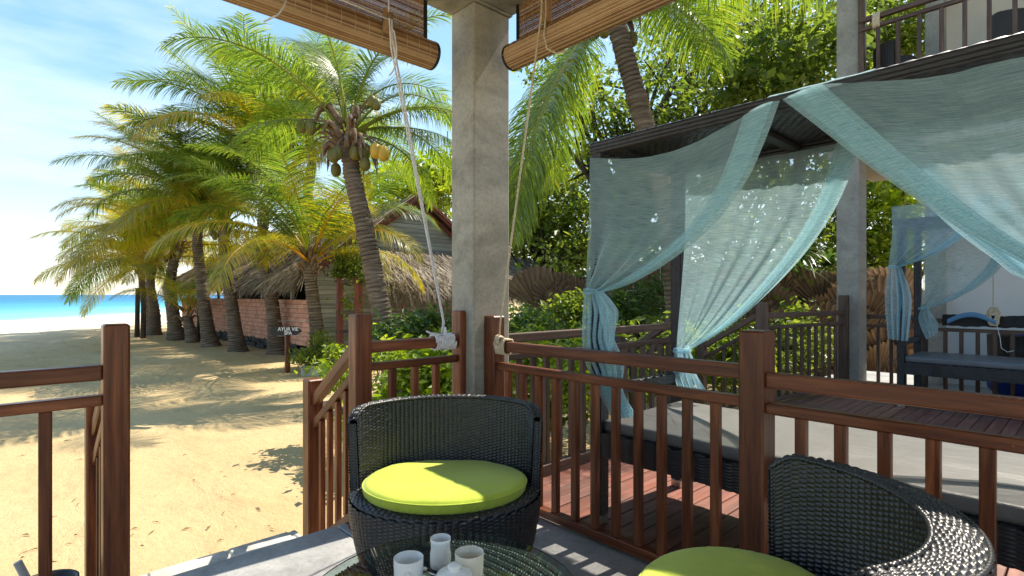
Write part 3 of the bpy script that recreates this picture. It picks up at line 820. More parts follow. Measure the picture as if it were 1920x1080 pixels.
for k in range(1, 13):
    a = k/12*math.pi; a0.append(cl+Vector((.012-.02*math.sin(a*.5), -.03-.06*math.sin(a), -.03-.26*math.sin(a*.5)+.0)))
strand(a0, .004, M_rope_w, wc, 'loop')
b0 = PY(640, 0, 2.50)
strand([cl+Vector((-.01, -.02, .0)), b0, b0+(b0-cl)*.4], .0045, M_rope_w, wc)
lp = PY(513, 28, 2.49)
strand([lp+Vector((.06, 0, .10)), lp+Vector((.03, -.035, .03)), lp+Vector((-.0, -.055, -.02)), lp+Vector((-.05, -.02, -.055))], .004, M_rope_w, wc, 'loop')
wraps(kn+Vector((0, 0, -.029)), (1, 0, 0), .041, .037, 11, M_rope_w, .0062, wc, 'knot_wraps', .135, 1)
wraps(kn+Vector((.0, -.02, .015)), (.2, 0, 1), .022, .018, 4, M_rope_w, .006, wc, 'knot', .05, 2)
strand([kn+Vector((-.02, -.03, .012)), kn+Vector((-.07, -.04, .02)), kn+Vector((-.12, -.05, .028)), kn+Vector((-.145, -.05, .04))], .006, M_rope_w, wc, 'loose_end')
# natural rope on the right
ct = PX(1020, 30, 2.10); kr = Vector((2.10, PYa-.125, .93))
rp = empty('natural_rope', kr, 'beige rope tied at the side railing by the pillar, hanging from the right blind', 'rope')
strand([ct+Vector((0, 0, .4)), ct+Vector((-.02, 0, 0)), kr+Vector((-.03, -.01, .12)), kr+Vector((-.03, 0, .02))], .0055, M_rope_b, rp)
strand([ct+Vector((0, 0, .4)), ct+Vector((.0, -.015, .02)), ct+Vector((-.02, -.02, -.12)), ct+Vector((-.03, -.05, -.2)), ct+Vector((-.01, -.10, -.235)), ct+Vector((.02, -.15, -.225))], .0048, M_rope_b, rp, 'loop')
wraps(kr+Vector((0, .005, -.029)), (0, 1, 0), .042, .037, 9, M_rope_b, .0068, rp, 'knot_wraps', .10, 3)
wraps(kr+Vector((-.03, .0, .01)), (.3, 1, .2), .02, .018, 4, M_rope_b, .0065, rp, 'knot', .05, 4)
cb = empty('cord_cleat', ct, 'dark wooden cleat on the right blind where the beige rope hangs', 'cleat')
mb = MB(); mb.box((ct.x-.0, ct.y-.02, ct.z-.03), (ct.x+.035, ct.y+.02, ct.z+.09)); mb.build('cleat_block', M_bamboo, cb, smooth=False)

# ------------------------------------------------------------------ woven rattan surfaces
def weave(mb, S, nu, nv, su=6, sv=4, amp=.0042, wrap=False, phase=0, stag=.5):
    """S(u,v) vectorised (u in 0..nu stakes, v in 0..nv rows) -> points; strands bulge over every other stake"""
    u = np.arange(nu*su + (0 if wrap else 1))/su
    v = np.arange(nv*sv+1)/sv
    U, V = np.meshgrid(u, v, indexing='ij')
    Pm = S(U, V)
    e = 1e-3
    du = S(U+e, V)-S(U-e, V); dv = S(U, V+e)-S(U, V-e)
    n = np.cross(du, dv); n /= np.linalg.norm(n, axis=-1, keepdims=True)+1e-12
    c = np.floor(U+.5+1e-6); x = np.clip(U+.5-c, 0, 1)
    fv = (V+stag*(c % 2)+phase) % 1.0
    px_ = (1-np.abs(2*x-1)**2.6); pv_ = np.sqrt(np.clip(1-(2*fv-1)**2, 0, 1))
    rw = np.floor(V+stag*(c % 2)+phase); hsh = np.sin(c*12.9898+rw*78.233)*43758.5453; hsh -= np.floor(hsh)
    disp = amp*px_**.7*pv_*(.85+.75*hsh)
    mb.grid(Pm+n*disp[..., None], wrap=wrap)
SEATZ = .40
def chair_meshes():
    base = MB(); nb = 92; rows = 29
    def Sb(U, V):
        a = 2*np.pi*U/nb; f = V/rows; z = .025+f*(SEATZ-.025)
        r = .285+.085*np.sin(np.clip(f, 0, 1)*np.pi*.5)**.8 + .012*f
        return np.stack([r*np.cos(a), r*np.sin(a), z], -1)
    weave(base, Sb, nb, rows, wrap=True)
    def Srim(U, V):
        a = 2*np.pi*U/nb; t = V/5
        r = .382-.075*t; z = SEATZ+.018*np.sin(t*np.pi)**.7
        return np.stack([r*np.cos(a), r*np.sin(a), z], -1)
    weave(base, Srim, nb, 5, wrap=True)
    def Sseat(U, V):
        a = 2*np.pi*U/nb; r = .307-.30*V/18
        return np.stack([r*np.cos(a), r*np.sin(a), np.full_like(a, SEATZ-.01)], -1)
    weave(base, Sseat, nb, 18, 2, 2, wrap=True)
    base.lathe([(.02, .0), (.27, .0), (.285, .027)], seg=48)
    back = MB(); half = math.radians(91)
    def th(a):                        # thickness: thin at the ends, wide in the middle
        x = np.clip(np.abs(a)/half, 0, 1)
        return .030+.078*(1-x**2.2)
    nu = 45; ro = .390; ZT = .735
    def ang(U): return (U/nu*2-1)*half
    def pol(r, a, z): return np.stack([r*np.sin(a), r*np.cos(a), z], -1)
    rin_t = lambda a: ro-th(a)
    rin_b = lambda a: np.minimum(ro-th(a)-.004, .348)-.0
    dr = lambda a: .045*np.clip((np.abs(a)/half-.84)/.16, 0, 1)**2
    def Sin(U, V):
        a = ang(U); f = V/25; z = SEATZ+.01+f*(ZT-SEATZ-.012-dr(a))
        return pol(rin_b(a)+(rin_t(a)-rin_b(a))*np.clip(f, -.1, 1.1)**1.2 if False else rin_b(a)+(rin_t(a)-rin_b(a))*f, a, z)
    def Sout(U, V):
        a = -ang(U); f = V/26; z = SEATZ-.02+f*(ZT-.012-SEATZ+.02-dr(a))
        return pol(.378+(ro-.378)*f, a, z)
    def Stop(U, V):
        a = ang(U); f = V/8
        r = rin_t(a)+(ro-rin_t(a))*f; z = ZT-.002+.010*np.sin(f*np.pi)-.012*f-dr(a)
        return pol(r, a, z)
    weave(back, Sin, nu, 25, amp=.005); weave(back, Sout, nu, 26, amp=.005); weave(back, Stop, nu, 8, amp=.0045)
    for s in (-1, 1):
        def Se(U, V):
            a = np.full_like(U, s*half); f = U/2; zf = V/25
            z = SEATZ-.005+zf*(ZT-.005-SEATZ-.045)
            r0 = rin_b(a)+(rin_t(a)-rin_b(a))*zf; r1 = .378+(ro-.378)*zf
            return pol(r0+(r1-r0)*(f if s > 0 else 1-f), a, z)
        weave(back, Se, 2, 25)
    # braided edge round the inner top
    a = np.linspace(-half, half, 260); wob = .0018*np.sin(np.arange(260)*1.9)
    back.tube(pol(ro-th(a)+wob, a, ZT+.003-dr(a)+wob), .0065, 6)
    back.tube(pol(np.full_like(a, ro-.002)+wob, a, ZT-.010-dr(a)), .006, 6)
    for m_ in (base, back):
        m_.v = [v*np.array([1, .84, 1]) for v in m_.v]
    return base.mesh('chair_base', M_rattan), back.mesh('chair_back', M_rattan)
cb_me, ck_me = chair_meshes()
def tub_chair(label, loc, face):
    """face = plan direction the sitter looks to"""
    rz = math.atan2(-face[1], -face[0]) - math.pi/2
    root = empty('tub_chair', loc, label, 'chair', 'dark rattan tub chairs', rz=rz)
    for nm, me in (('base', cb_me), ('backrest', ck_me)):
        link(bpy.data.objects.new(nm, me), root, WM[root])
    return root
C1 = wl_(-.268, 2.215, 0); C2 = wl_(.648, 1.245, 0); TB = wl_(-.160, 1.272, 0)
tub_chair('round black rattan tub chair standing in front of the concrete pillar', C1, Vector((-.64, -.77)))
f2 = wl_(-.95, .31, 0)
tub_chair('black rattan tub chair in the right foreground, cut off by the frame', C2, f2)
def cushion(label, loc, rad, seed, face=(0, -1)):
    r = np.random.default_rng(seed)
    n = 300; a = np.linspace(0, 2*np.pi, n, endpoint=False)
    prof = [(0.0, .062), (.06, .062), (.12, .0622), (.16, .062), (.2, .0615), (.235, .0605), (.262, .059), (.285, .057), (.306, .0545), (.318, .050), (.3225, .043), (.326, .040), (.3255, .032), (.323, .022), (.3205, .012), (.316, .006), (.305, .0), (.2, -.002), (0, -.002)]
    k = rad/.326
    pr = np.array(prof)
    wr = np.zeros(n)
    for f in range(18, 84): wr += r.normal()*np.cos(f*a+r.random()*6.28)/ (f**.35)
    wr /= np.abs(wr).max()
    lo = np.zeros(n)
    for f in range(1, 5): lo += r.normal()*np.cos(f*a+r.random()*6.28)
    P = np.zeros((n, len(pr), 3))
    for j, (rr, z) in enumerate(pr):
        side = max(0, 1-abs(z-.022)/.022) if rr > .29 else 0
        top = 1 if (z > .055 and rr > .1) else 0
        R = rr*k + wr*.0062*side + .0012*wr*top
        z2 = z + .0022*lo*min(1, rr/.2)*(z > .03) + .0012*wr*(rr > .27)*(z > .03) + (.0016*np.sin(5*a+rr*30)+.0012*np.sin(9*a-rr*55+2))*(z > .05)*min(1, rr/.15)*(rr > .01)
        P[:, j, 0] = R*np.cos(a); P[:, j, 1] = R*np.sin(a); P[:, j, 2] = z2
    fx, fy = face[0]/math.hypot(*face[:2]), face[1]/math.hypot(*face[:2])
    def place(Q):
        Q = np.array(Q); dl = Q[..., 0]*-fy+Q[..., 1]*0; x, y = Q[..., 0].copy(), Q[..., 1]*.80
        Q[..., 0] = x*-fy+y*-fx; Q[..., 1] = x*fx+y*-fy
        return Q+np.array(loc)
    mb = MB(); mb.grid(place(P), wrap=True)
    root = empty('seat_cushion', loc, label, 'cushion', 'lime green round cushions')
    mb.build('cover', M_cush, root)
    mb = MB(); ap = np.linspace(0, 2*np.pi, 121)
    mb.tube(place(np.stack([(rad+.001)*np.cos(ap), (rad+.001)*np.sin(ap), np.full_like(ap, .0415)], -1)), .0032, 6)
    mb.build('piping', M_cush, root)
cushion('round lime green cushion, half shaded, on the chair by the pillar', C1+Vector((-.62, -.78, 0))*.045+Vector((0, 0, SEATZ+.016)), .322, 3, (-.64, -.77))
cushion('lime green cushion on the right foreground chair, only its far edge showing', C2+f2*.105+Vector((0, 0, SEATZ+.016)), .322, 5, f2)

# ------------------------------------------------------------------ glass coffee table and the tea things
R2, R3, R4 = .321, .3255, .327
tb = empty('coffee_table', TB, 'round glass topped rattan coffee table in the foreground', 'table')
mb = MB(); TZ = .500
def St(U, V):
    a = 2*np.pi*U/90; r = .33-.30*V/26
    return np.stack([r*np.cos(a)+TB.x, r*np.sin(a)+TB.y, np.full_like(a, TZ-.018)], -1)
# flat basket weave under the glass
nx = 44
def Sf(U, V):
    x = (U/nx-.5)*.50; y = (V/54-.5)*.50
    # square -> disc
    xs, ys = x/.25, y/.25
    X = xs*np.sqrt(np.clip(1-ys**2/2, 0, 1)); Y = ys*np.sqrt(np.clip(1-xs**2/2, 0, 1))
    return np.stack([TB.x+X*.314, TB.y+Y*.314, np.full_like(X, TZ-.020)], -1)
weave(mb, Sf, nx, 54, 4, 3, .004)
mb.build('woven_top', M_rattan, tb)
mb = MB()
def Sd(U, V):
    a = 2*np.pi*U/84; f = V/38; z = .01+f*(TZ-.035)
    r = .22+.092*np.sin(f*np.pi/2)
    return np.stack([TB.x+r*np.cos(a), TB.y+r*np.sin(a), z], -1)
weave(mb, Sd, 84, 38, wrap=True); mb.build('woven_base', M_rattan, tb)
mb = MB(); mb.lathe([(R3, TZ-.003), (R2, TZ), (.0, TZ)], (TB.x, TB.y, 0), 96); 
mb.build('glass_top', M_glass, tb)
mb = MB(); mb.lathe([(R3, TZ-.003), (R4, TZ-.0045), (R3, TZ-.006)], (TB.x, TB.y, 0), 96); mb.build('glass_edge', M_glassedge, tb)
def vessel(name, label, cat, p, prof, mat, handle=None, spout=False, grp=None, seg=48):
    root = empty(name, p, label, cat, grp)
    mb = MB(); prof = np.asarray(prof)*(1.10 if cat == 'cup' else 1.0)
    a = np.linspace(0, 2*np.pi, seg, endpoint=False)
    P = np.zeros((seg, len(prof), 3))
    for j, (r, z) in enumerate(prof):
        rr = np.full(seg, r)
        if spout and z > .055:
            w = np.exp(-((np.angle(np.exp(1j*(a-spout))))/.30)**2)*(z-.055)/.03
            rr = rr+.012*w
            P[:, j, 2] = z+.004*w
        else: P[:, j, 2] = z
        P[:, j, 0] = rr*np.cos(a); P[:, j, 1] = rr*np.sin(a)
    mb.grid(P+np.array(p), wrap=True); mb.build('body', mat, root)
    if handle is not None:
        ha, hz, hr = handle; d = Vector((math.cos(ha), math.sin(ha), 0)); R = float(max(prof[:, 0]))-.002
        pts = [Vector(p)+d*(R+hr*1.1*math.sin(t))+Vector((0, 0, hz+hr*math.cos(t))) for t in np.linspace(0, math.pi, 12)]
        mb = MB(); mb.tube(pts, .0048, 8); mb.build('handle', mat, root)
    return root
TT = TZ+.0006
def on_table(px, py): q = PZ(px, py, TT); return Vector((q.x, q.y, TT))
cup_prof = [(0, .001), (.022, .0), (.027, .004), (.0305, .02), (.0315, .045), (.0320, .066), (.0318, .0675), (.0300, .0672), (.0292, .045), (.0275, .02), (.022, .0065), (0, .006)]
crm_prof = [(0, .001), (.024, .0), (.0265, .003), (.027, .02), (.0268, .035), (.0245, .048), (.0252, .064), (.0262, .074), (.0250, .0745), (.0238, .064), (.0230, .05), (.0248, .034), (.0245, .01), (0, .007)]
e = .0
vessel('creamer_jug', 'small white china milk jug with a pouring lip at the back of the tea set', 'jug', on_table(826, 1062), crm_prof, M_white, spout=math.atan2((-wl_(.8, -.6, 0)).y*-1, wl_(.8, -.6, 0).x))
vessel('tea_cup', 'cream coloured tumbler cup right of the milk jug', 'cup', on_table(880, 1092), cup_prof, M_cream)
hd = wl_(.15, -1, 0)
vessel('tea_cup', 'white china cup with its handle toward the camera, left of the jug', 'cup', on_table(766, 1103), cup_prof, M_white, handle=(math.atan2(hd.y, hd.x), .035, .018))
pt = on_table(852, 1120)
pot = vessel('sugar_pot', 'white china pot with a round lid and knob in front of the cups', 'pot', pt, [(0, .001), (.025, 0), (.036, .008), (.043, .03), (.042, .045), (.038, .052), (.036, .052), (.038, .03), (0, .008)], M_white)
mb = MB(); mb.lathe([(.041, .0515), (.0415, .054), (.038, .057), (.034, .0585), (.030, .060), (.022, .062), (.0125, .0635), (.0125, .066), (.016, .070), (.0165, .0735), (.013, .077), (.006, .0785), (0, .079)], tuple(pt), 48); mb.build('lid', M_white, pot)
sa = on_table(764, 1107); 
saucer = empty('saucer', sa, 'white saucer under the white cup on the glass table', 'saucer')
mb = MB(); mb.lathe([(0, -.0), (.03, .0), (.052, .006), (.058, .010), (.057, .0115), (.05, .008), (.03, .0025), (0, .002)], tuple(sa), 48); mb.build('dish', M_white, saucer)
ss = on_table(802, 1082)
spn = empty('tea_spoon', ss, 'small steel spoon lying between the cup and the lidded pot', 'spoon')
dd = wl_(.8, -.6, 0)
mb = MB(); mb.tube([ss+Vector((0, 0, .012))+dd*t for t in (-.01, .03, .07)], [.002, .0025, .003], 8); mb.build('spoon_handle', M_steel, spn)
mb = MB(); mb.lathe([(0, .010), (.008, .011), (.0115, .014), (.012, .015), (.010, .0145), (0, .0125)], tuple(ss-dd*.018), 20); mb.build('spoon_bowl', M_steel, spn)

# ------------------------------------------------------------------ daybeds with canopy and drapes
def weave_face(mb, o, du, dv, Lu, Lv, pu, pv, amp=.0028, su=5, sv=4, stag=.5):
    o = np.array(o, float); du = np.array(du, float); dv = np.array(dv, float)
    nu = max(1, int(round(Lu/pu))); nv = max(1, int(round(Lv/pv)))
    def S(U, V): return o + du*(U/nu*Lu)[..., None] + dv*(V/nv*Lv)[..., None]
    weave(mb, S, nu, nv, su, sv, amp, stag=stag)
def weave_bar(name, lo, hi, axis_, mat, parent, pu, pv, amp=.0036, around=False, stag=.5):
    """rattan covered bar between two box corners along axis 0/1/2; strands run along it (or around it)"""
    lo = np.array(lo, float); hi = np.array(hi, float); mb = MB()
    E3 = np.eye(3); d = hi-lo
    b, c = [(1, 2), (2, 0), (0, 1)][axis_]
    A, Bv, Cv = E3[axis_], E3[b], E3[c]
    def face(o, u, v, Lu, Lv):
        # outward normal = u x v
        if around: weave_face(mb, o+v*0, u, v, Lu, Lv, pu, pv, amp)
        else: weave_face(mb, o, u, v, Lu, Lv, pu, pv, amp, stag=stag)
    if not around:
        face(lo.copy(), A, -Bv*-1, d[axis_], d[b]) if False else None
        face(lo+Bv*d[b], A, -Bv, d[axis_], d[b])                    # -c side
        face(lo+Cv*d[c], A, Bv, d[axis_], d[b])                     # +c side
        face(lo, A, Cv, d[axis_], d[c])                             # -b side
        face(lo+Bv*d[b]+Cv*d[c], A, -Cv, d[axis_], d[c])            # +b side
    else:
        face(lo, Bv, A, d[b], d[axis_]) ; face(lo+Cv*d[c]+Bv*d[b], -Bv, A, d[b], d[axis_])
        face(lo+Cv*d[c], -Cv, A, d[c], d[axis_]); face(lo+Bv*d[b], Cv, A, d[c], d[axis_])
    mb.box(lo+.002, hi-.002)
    return mb.build(name, mat, parent)
BX0, BX1, BY0, BY1 = 2.262, 3.115, -.30, 1.812
PW = .062
def daybed(label, mattmat):
    root = empty('daybed', ((BX0+BX1)/2, (BY0+BY1)/2, 0), label, 'daybed', 'black rattan canopy daybeds')
    for x in (BX0, BX1-PW):
        for y in (BY0, BY1-PW):
            p = weave_bar('post', (x, y, .048), (x+PW, y+PW, 1.94), 2, M_rattan_bed, root, .031, .013, .0030, True)
            f = plank('foot_cap', (x+PW/2, y+PW/2, .001), (x+PW/2, y+PW/2, .047), PW+.004, PW+.004, M_steel, p, .004, (1, 0, 0))
    zb, zt = .36, .482
    weave_bar('front_skirt', (BX0+.004, BY0+PW, zb), (BX0+.034, BY1-PW, zt), 1, M_rattan_bed, root, .042, .0135)
    weave_bar('back_skirt', (BX1-.034, BY0+PW, zb), (BX1-.004, BY1-PW, zt), 1, M_rattan_bed, root, .042, .0135)
    for y in (BY0+.016, BY1-.046):
        weave_bar('end_skirt', (BX0+PW, y, zb), (BX1-PW, y+.03, zt), 0, M_rattan_bed, root, .042, .0135)
    mb = MB(); mb.box((BX0+.03, BY0+.04, .44), (BX1-.03, BY1-.04, .474)); mb.build('bed_base', M_black, root, smooth=False)
    plank('plain_band', (BX0+.018, BY1-.345, zb-.004), (BX0+.018, BY1-.345, zt+.003), .078, .040, M_black, root, .004, (1, 0, 0))
    # end arm rail
    weave_bar('arm_rail', (BX0+PW, BY1-PW+.008, .662), (BX1-PW, BY1-.008, .715), 0, M_rattan_bed, root, .04, .0135)
    # mattress with soft rounded edges
    bm = bmesh.new(); bmesh.ops.create_cube(bm, size=1)
    dx, dy, dz = BX1-BX0-.075, BY1-BY0-.11, .062
    for v in bm.verts: v.co = Vector((v.co.x*dx, v.co.y*dy, v.co.z*dz))
    bmesh.ops.bevel(bm, geom=bm.edges[:], offset=.022, segments=4, affect='EDGES', profile=.6)
    me = bpy.data.meshes.new('mattress'); bm.to_mesh(me); bm.free(); me.materials.append(mattmat)
    for p in me.polygons: p.use_smooth = True
    M = Matrix.Translation(((BX0+BX1)/2-.012, (BY0+BY1)/2, .5135))
    mo = link(bpy.data.objects.new('mattress', me), root, M)
    # canopy frame
    ct, cb_ = 1.995, 1.938
    weave_bar('canopy_front_bar', (BX0-.004, BY0-.004, cb_), (BX0+.058, BY1+.004, ct), 1, M_rattan_bed, root, .046, .0185, .0042, stag=0)
    weave_bar('canopy_back_bar', (BX1-.058, BY0-.004, cb_), (BX1+.004, BY1+.004, ct), 1, M_rattan_bed, root, .046, .0185, .0042, stag=0)
    for y in (BY0, BY1-.058):
        weave_bar('canopy_end_bar', (BX0+.06, y, cb_), (BX1-.06, y+.058, ct-.002), 0, M_rattan_bed, root, .045, .0145, .003)
    for y in (BY0+.69, BY0+1.38):
        plank('canopy_cross_bar', (BX0+.06, y, ct-.026), (BX1-.06, y, ct-.026), .05, .03, M_black, root, .003)
    mb = MB()
    y = BY0+.06
    while y < BY1-.06:
        xs = np.linspace(BX0+.05, BX1-.05, 25)
        ph = 1 if int(round((y-BY0)/.0225)) % 2 else -1
        zz = ct-.006+ph*.0022*np.cos(np.arange(25)*np.pi)
        for s in (-1, 1): pass
        Pm = np.zeros((25, 2, 3)); Pm[:, 0] = np.stack([xs, np.full(25, y-.0109), zz], -1); Pm[:, 1] = np.stack([xs, np.full(25, y+.0109), zz], -1)
        mb.grid(Pm); mb.grid((Pm-np.array([0, 0, .0025]))[:, ::-1])
        y += .0225
    x = BX0+.068; 
    while x < BX1-.06:
        for o in (-.0065, .0065):
            mb.obox((x+o, (BY0+BY1)/2, ct-.007), (.0045, 0, 0), (0, (BY1-BY0)/2-.05, 0), (0, 0, .0014))
        x += .0338
    tag(mb.build('canopy_weave', M_rattan_bed, root, smooth=False), kind='stuff')
    return root
bed1 = daybed('large black rattan canopy daybed with grey mattress, beside the near railing', M_matt)
bed2 = copy_tree(bed1, (4.685, -.372, 0))
bed2['label'] = 'black rattan canopy daybed with slate mattress at the far end of the deck'
for ch in bed2.children:
    if ch.name.startswith('mattress'):
        ch.data = ch.data.copy(); ch.data.materials.clear(); ch.data.materials.append(M_matt2)

def curve3(pts, n):
    """smooth curve through 3D points, n samples by arc length (Catmull-Rom)"""
    P = np.array([list(p) for p in pts], float)
    if len(P) == 2: return P[0]+(P[1]-P[0])*np.linspace(0, 1, n)[:, None]
    E_ = np.vstack([2*P[0]-P[1], P, 2*P[-1]-P[-2]]); out = []
    for i in range(len(P)-1):
        p0, p1, p2, p3 = E_[i:i+4]
        t = np.linspace(0, 1, 24, endpoint=False)[:, None]
        out.append(.5*((2*p1)+(-p0+p2)*t+(2*p0-5*p1+4*p2-p3)*t**2+(-p0+3*p1-3*p2+p3)*t**3))
    out = np.vstack(out+[P[-1:]])
    L = np.concatenate([[0], np.cumsum(np.linalg.norm(np.diff(out, axis=0), axis=1))])
    s = np.linspace(0, L[-1], n)
    return np.stack([np.interp(s, L, out[:, k]) for k in range(3)], -1)
def swag(mb, top, bot, left, right, nu=150, nv=90, fold=.03, seed=0, hem=.20, nrm=(1, 0, 0), nf=7, gather=2.2, reverse=False):
    """cloth hung from `top`, gathered into `bot`; `right` is the free swept edge, its hem folded back over itself"""
    r = np.random.default_rng(seed); nrm = np.array(nrm, float)
    n2 = nu
    u = np.linspace(0, 1, n2); v = np.linspace(0, 1, nv)
    # cloth position w across: beyond 1-hem the cloth folds back twice behind the edge
    w = np.interp(u, [0, .66, .80, .90, 1.0], [0, 1.0, 1-hem, 1-.15*hem, 1-.8*hem])
    lay = np.interp(u, [0, .66, .80, .90, 1.0], [0, 0, .012, .024, .036])
    # round the folds
    k = np.ones(5)/5; wp = np.convolve(np.pad(w, 2, mode='edge'), k, 'valid'); w = wp
    T = curve3(top, 200); Bc = curve3(bot, 200); Lc = curve3(left, nv); Rc = curve3(right, nv)
    def at(C, x):
        s = np.linspace(0, 1, len(C)); return np.stack([np.interp(x, s, C[:, k]) for k in range(3)], -1)
    Tw = at(T, w); Bw = at(Bc, w)
    W = w[:, None, None]; V = v[None, :, None]
    P = (1-V)*Tw[:, None]+V*Bw[:, None]+(1-W)*Lc[None]+W*Rc[None]-((1-W)*(1-V)*T[0]+W*(1-V)*T[-1]+(1-W)*V*Bc[0]+W*V*Bc[-1])
    ph = r.random(12)*6.28
    U2 = u[:, None]; V2 = v[None, :]
    amp = fold*(.10+.90*V2**1.3)*np.clip((1-V2)/.10, .25, 1)
    d = amp*(np.sin(2*np.pi*nf*U2**gather*1.0+ph[0]+.8*V2)*.6+.4*np.sin(2*np.pi*nf*2.3*U2**gather+ph[1]+1.6*V2))
    d += .006*np.sin(2*np.pi*3*U2+ph[2]+5*V2)*V2
    P = P+nrm*(d+lay[:, None]*(.3+.7*V2)*(-1 if reverse else 1))[..., None]
    UV = np.stack([np.broadcast_to(V2*1.0, d.shape)*.9+.0*U2, np.broadcast_to(U2, d.shape)], -1)
    UV = np.stack([UV[..., 1]*1.25, UV[..., 0]], -1)
    mb.grid(P, uv=UV)
def tail(mb, left, right, nu=110, nv=60, pleats=5, amp=.028, seed=0, nrm=(1, 0, 0)):
    r = np.random.default_rng(seed); nrm = np.array(nrm, float)
    Lc = curve3(left, nv); Rc = curve3(right, nv)
    u = np.linspace(0, 1, nu); v = np.linspace(0, 1, nv)
    U2 = u[:, None]; V2 = v[None, :]
    ph = r.random(4)*6.28
    zig = U2+.085*np.sin(2*np.pi*pleats*U2+ph[0]+1.1*V2)
    P = Lc[None]*(1-zig[..., None])+Rc[None]*zig[..., None]
    a = amp*(.35+.65*V2)
    d = a*np.cos(2*np.pi*pleats*U2+ph[1]+1.3*V2)+.45*a*np.cos(2*np.pi*pleats*2.1*U2+ph[2]-2*V2)
    P = P+nrm*d[..., None]
    mb.grid(P, uv=np.stack([np.broadcast_to(U2*.6, d.shape), np.broadcast_to(V2*.5, d.shape)], -1))
def knot(root, c, mat, r=.03, name='tie_band'):
    c = Vector(c); mb = MB()
    for k, (tilt, rr) in enumerate(((.15, r*1.25), (-.25, r*1.15), (.4, r))):
        a = np.linspace(0, 2*np.pi, 24)
        pts = np.stack([c.x+rr*1.1*np.cos(a), c.y+rr*1.1*np.sin(a), c.z+tilt*rr*np.cos(a)+(k-1)*.006], -1)
        mb.tube(pts, .007, 6, cap=False)
    return mb.build(name, mat, root)
XF = BX0-.016; XK = BX1-.09
F_ = lambda px, py, dx=0: PX(px, py, XF+dx)
K_ = lambda px, py, dx=0: PX(px, py, XK+dx)
# drape 1: front left, swept to the front left post, with its tail
d1 = empty('drape', F_(1115, 548), 'sheer aqua drape at the front left post of the near daybed, tail on the mattress', 'drape', 'sheer drapes on the daybeds')
mb = MB()
swag(mb, [F_(1104, 296), F_(1200, 296, -.006), F_(1290, 273, -.008), F_(1380, 226, -.008), F_(1430, 197, -.006), F_(1468, 187, -.004)],
     [F_(1097, 545), F_(1128, 547)], [F_(1104, 296), F_(1103, 400), F_(1099, 480), F_(1097, 545)],
     [F_(1468, 187, -.004), F_(1440, 262, -.02), F_(1402, 342, -.03), F_(1342, 420, -.035), F_(1262, 486, -.03), F_(1185, 530, -.02), F_(1128, 549)], fold=.030, seed=1, hem=.17, nrm=(-1, 0, 0), nf=5, gather=1.3)
mb.build('swept_panel', M_sheer, d1)
mb = MB()
tail(mb, [F_(1098, 545), F_(1096, 575), F_(1094, 620), F_(1100, 680), F_(1128, 735), F_(1158, 784)],
     [F_(1126, 546), F_(1150, 580), F_(1146, 630), F_(1166, 680), F_(1166, 735), F_(1188, 782)], seed=2)
mb.build('tail', M_sheer2, d1)
mb = MB()
tail(mb, [F_(1112, 546, -.02), F_(1118, 570, -.03), F_(1130, 610, -.04), F_(1144, 652, -.04)], [F_(1130, 547, -.02), F_(1148, 568, -.05), F_(1158, 592, -.05), F_(1147, 654, -.04)], 60, 40, 2, .015, 3)
mb.build('ruffle', M_sheer2, d1)
knot(d1, F_(1111, 546, .02), M_sheer2, .034)
# drape 2: front right, thrown over the canopy and swept away to the right
d2 = empty('drape', F_(1920, 480), 'sheer aqua drape thrown over the canopy top and swept right across the near daybed', 'drape', 'sheer drapes on the daybeds')
mb = MB()
swag(mb, [F_(2240, 40, -.008), F_(2060, 90, -.01), F_(1920, 106, -.012), F_(1850, 121, -.012), F_(1780, 139, -.01), F_(1700, 149, -.008), F_(1600, 155, -.006), F_(1535, 160, -.006), F_(1462, 188, -.004)],
     [F_(2280, 640), F_(2230, 640)], [F_(2240, 40, -.008), F_(2255, 250), F_(2265, 450), F_(2280, 640)],
     [F_(1462, 188, -.004), F_(1530, 240, -.02), F_(1610, 302, -.035), F_(1700, 366, -.045), F_(1790, 425, -.045), F_(1880, 475, -.04), F_(2000, 535, -.03), F_(2230, 640)], nu=190, fold=.040, seed=7, hem=.16, nrm=(-1, 0, 0), nf=7, gather=1.2)
mb.build('swept_panel', M_sheer, d2)
mb = MB()   # the part lying over the canopy
g = np.zeros((40, 14, 3))
ys = np.linspace(PX(1440, 180, XF).y, PX(1640, 160, XF).y, 40)
for i, yy in enumerate(ys):
    for j, xx in enumerate(np.linspace(XF-.012, BX0+.34, 14)):
        g[i, j] = (xx, yy+.05*j/14*math.sin(i*.5), (1.999 if j > 0 else 1.985)+.0012*math.sin(i*.5+j)+.003)
mb.grid(g, uv=np.stack(np.meshgrid(np.linspace(0, .5, 40), np.linspace(0, .3, 14), indexing='ij'), -1))
mb.build('overhang', M_sheer, d2)
# drape 3: back left
d3 = empty('drape', K_(1280, 655), 'sheer aqua drape tied at the back left post of the near daybed', 'drape', 'sheer drapes on the daybeds')
mb = MB()
swag(mb, [K_(1283, 324), K_(1330, 313), K_(1420, 297), K_(1540, 275), K_(1622, 258)], [K_(1268, 655), K_(1294, 656)],
     [K_(1283, 324), K_(1281, 440), K_(1274, 560), K_(1268, 655)],
     [K_(1622, 258), K_(1602, 320, -.02), K_(1566, 398, -.03), K_(1510, 478, -.03), K_(1440, 552, -.03), K_(1370, 612, -.02), K_(1294, 657)], fold=.035, seed=5, hem=.14, nrm=(-1, 0, 0), nf=6, gather=1.4)
mb.build('swept_panel', M_sheer, d3)
mb = MB()
tail(mb, [K_(1269, 655), K_(1262, 680), K_(1263, 705), K_(1275, 742)], [K_(1293, 656), K_(1304, 680), K_(1306, 700), K_(1324, 738)], 70, 40, 4, .025, 4)
mb.build('tail', M_sheer2, d3)
knot(d3, K_(1279, 656, .03), M_sheer2, .036)
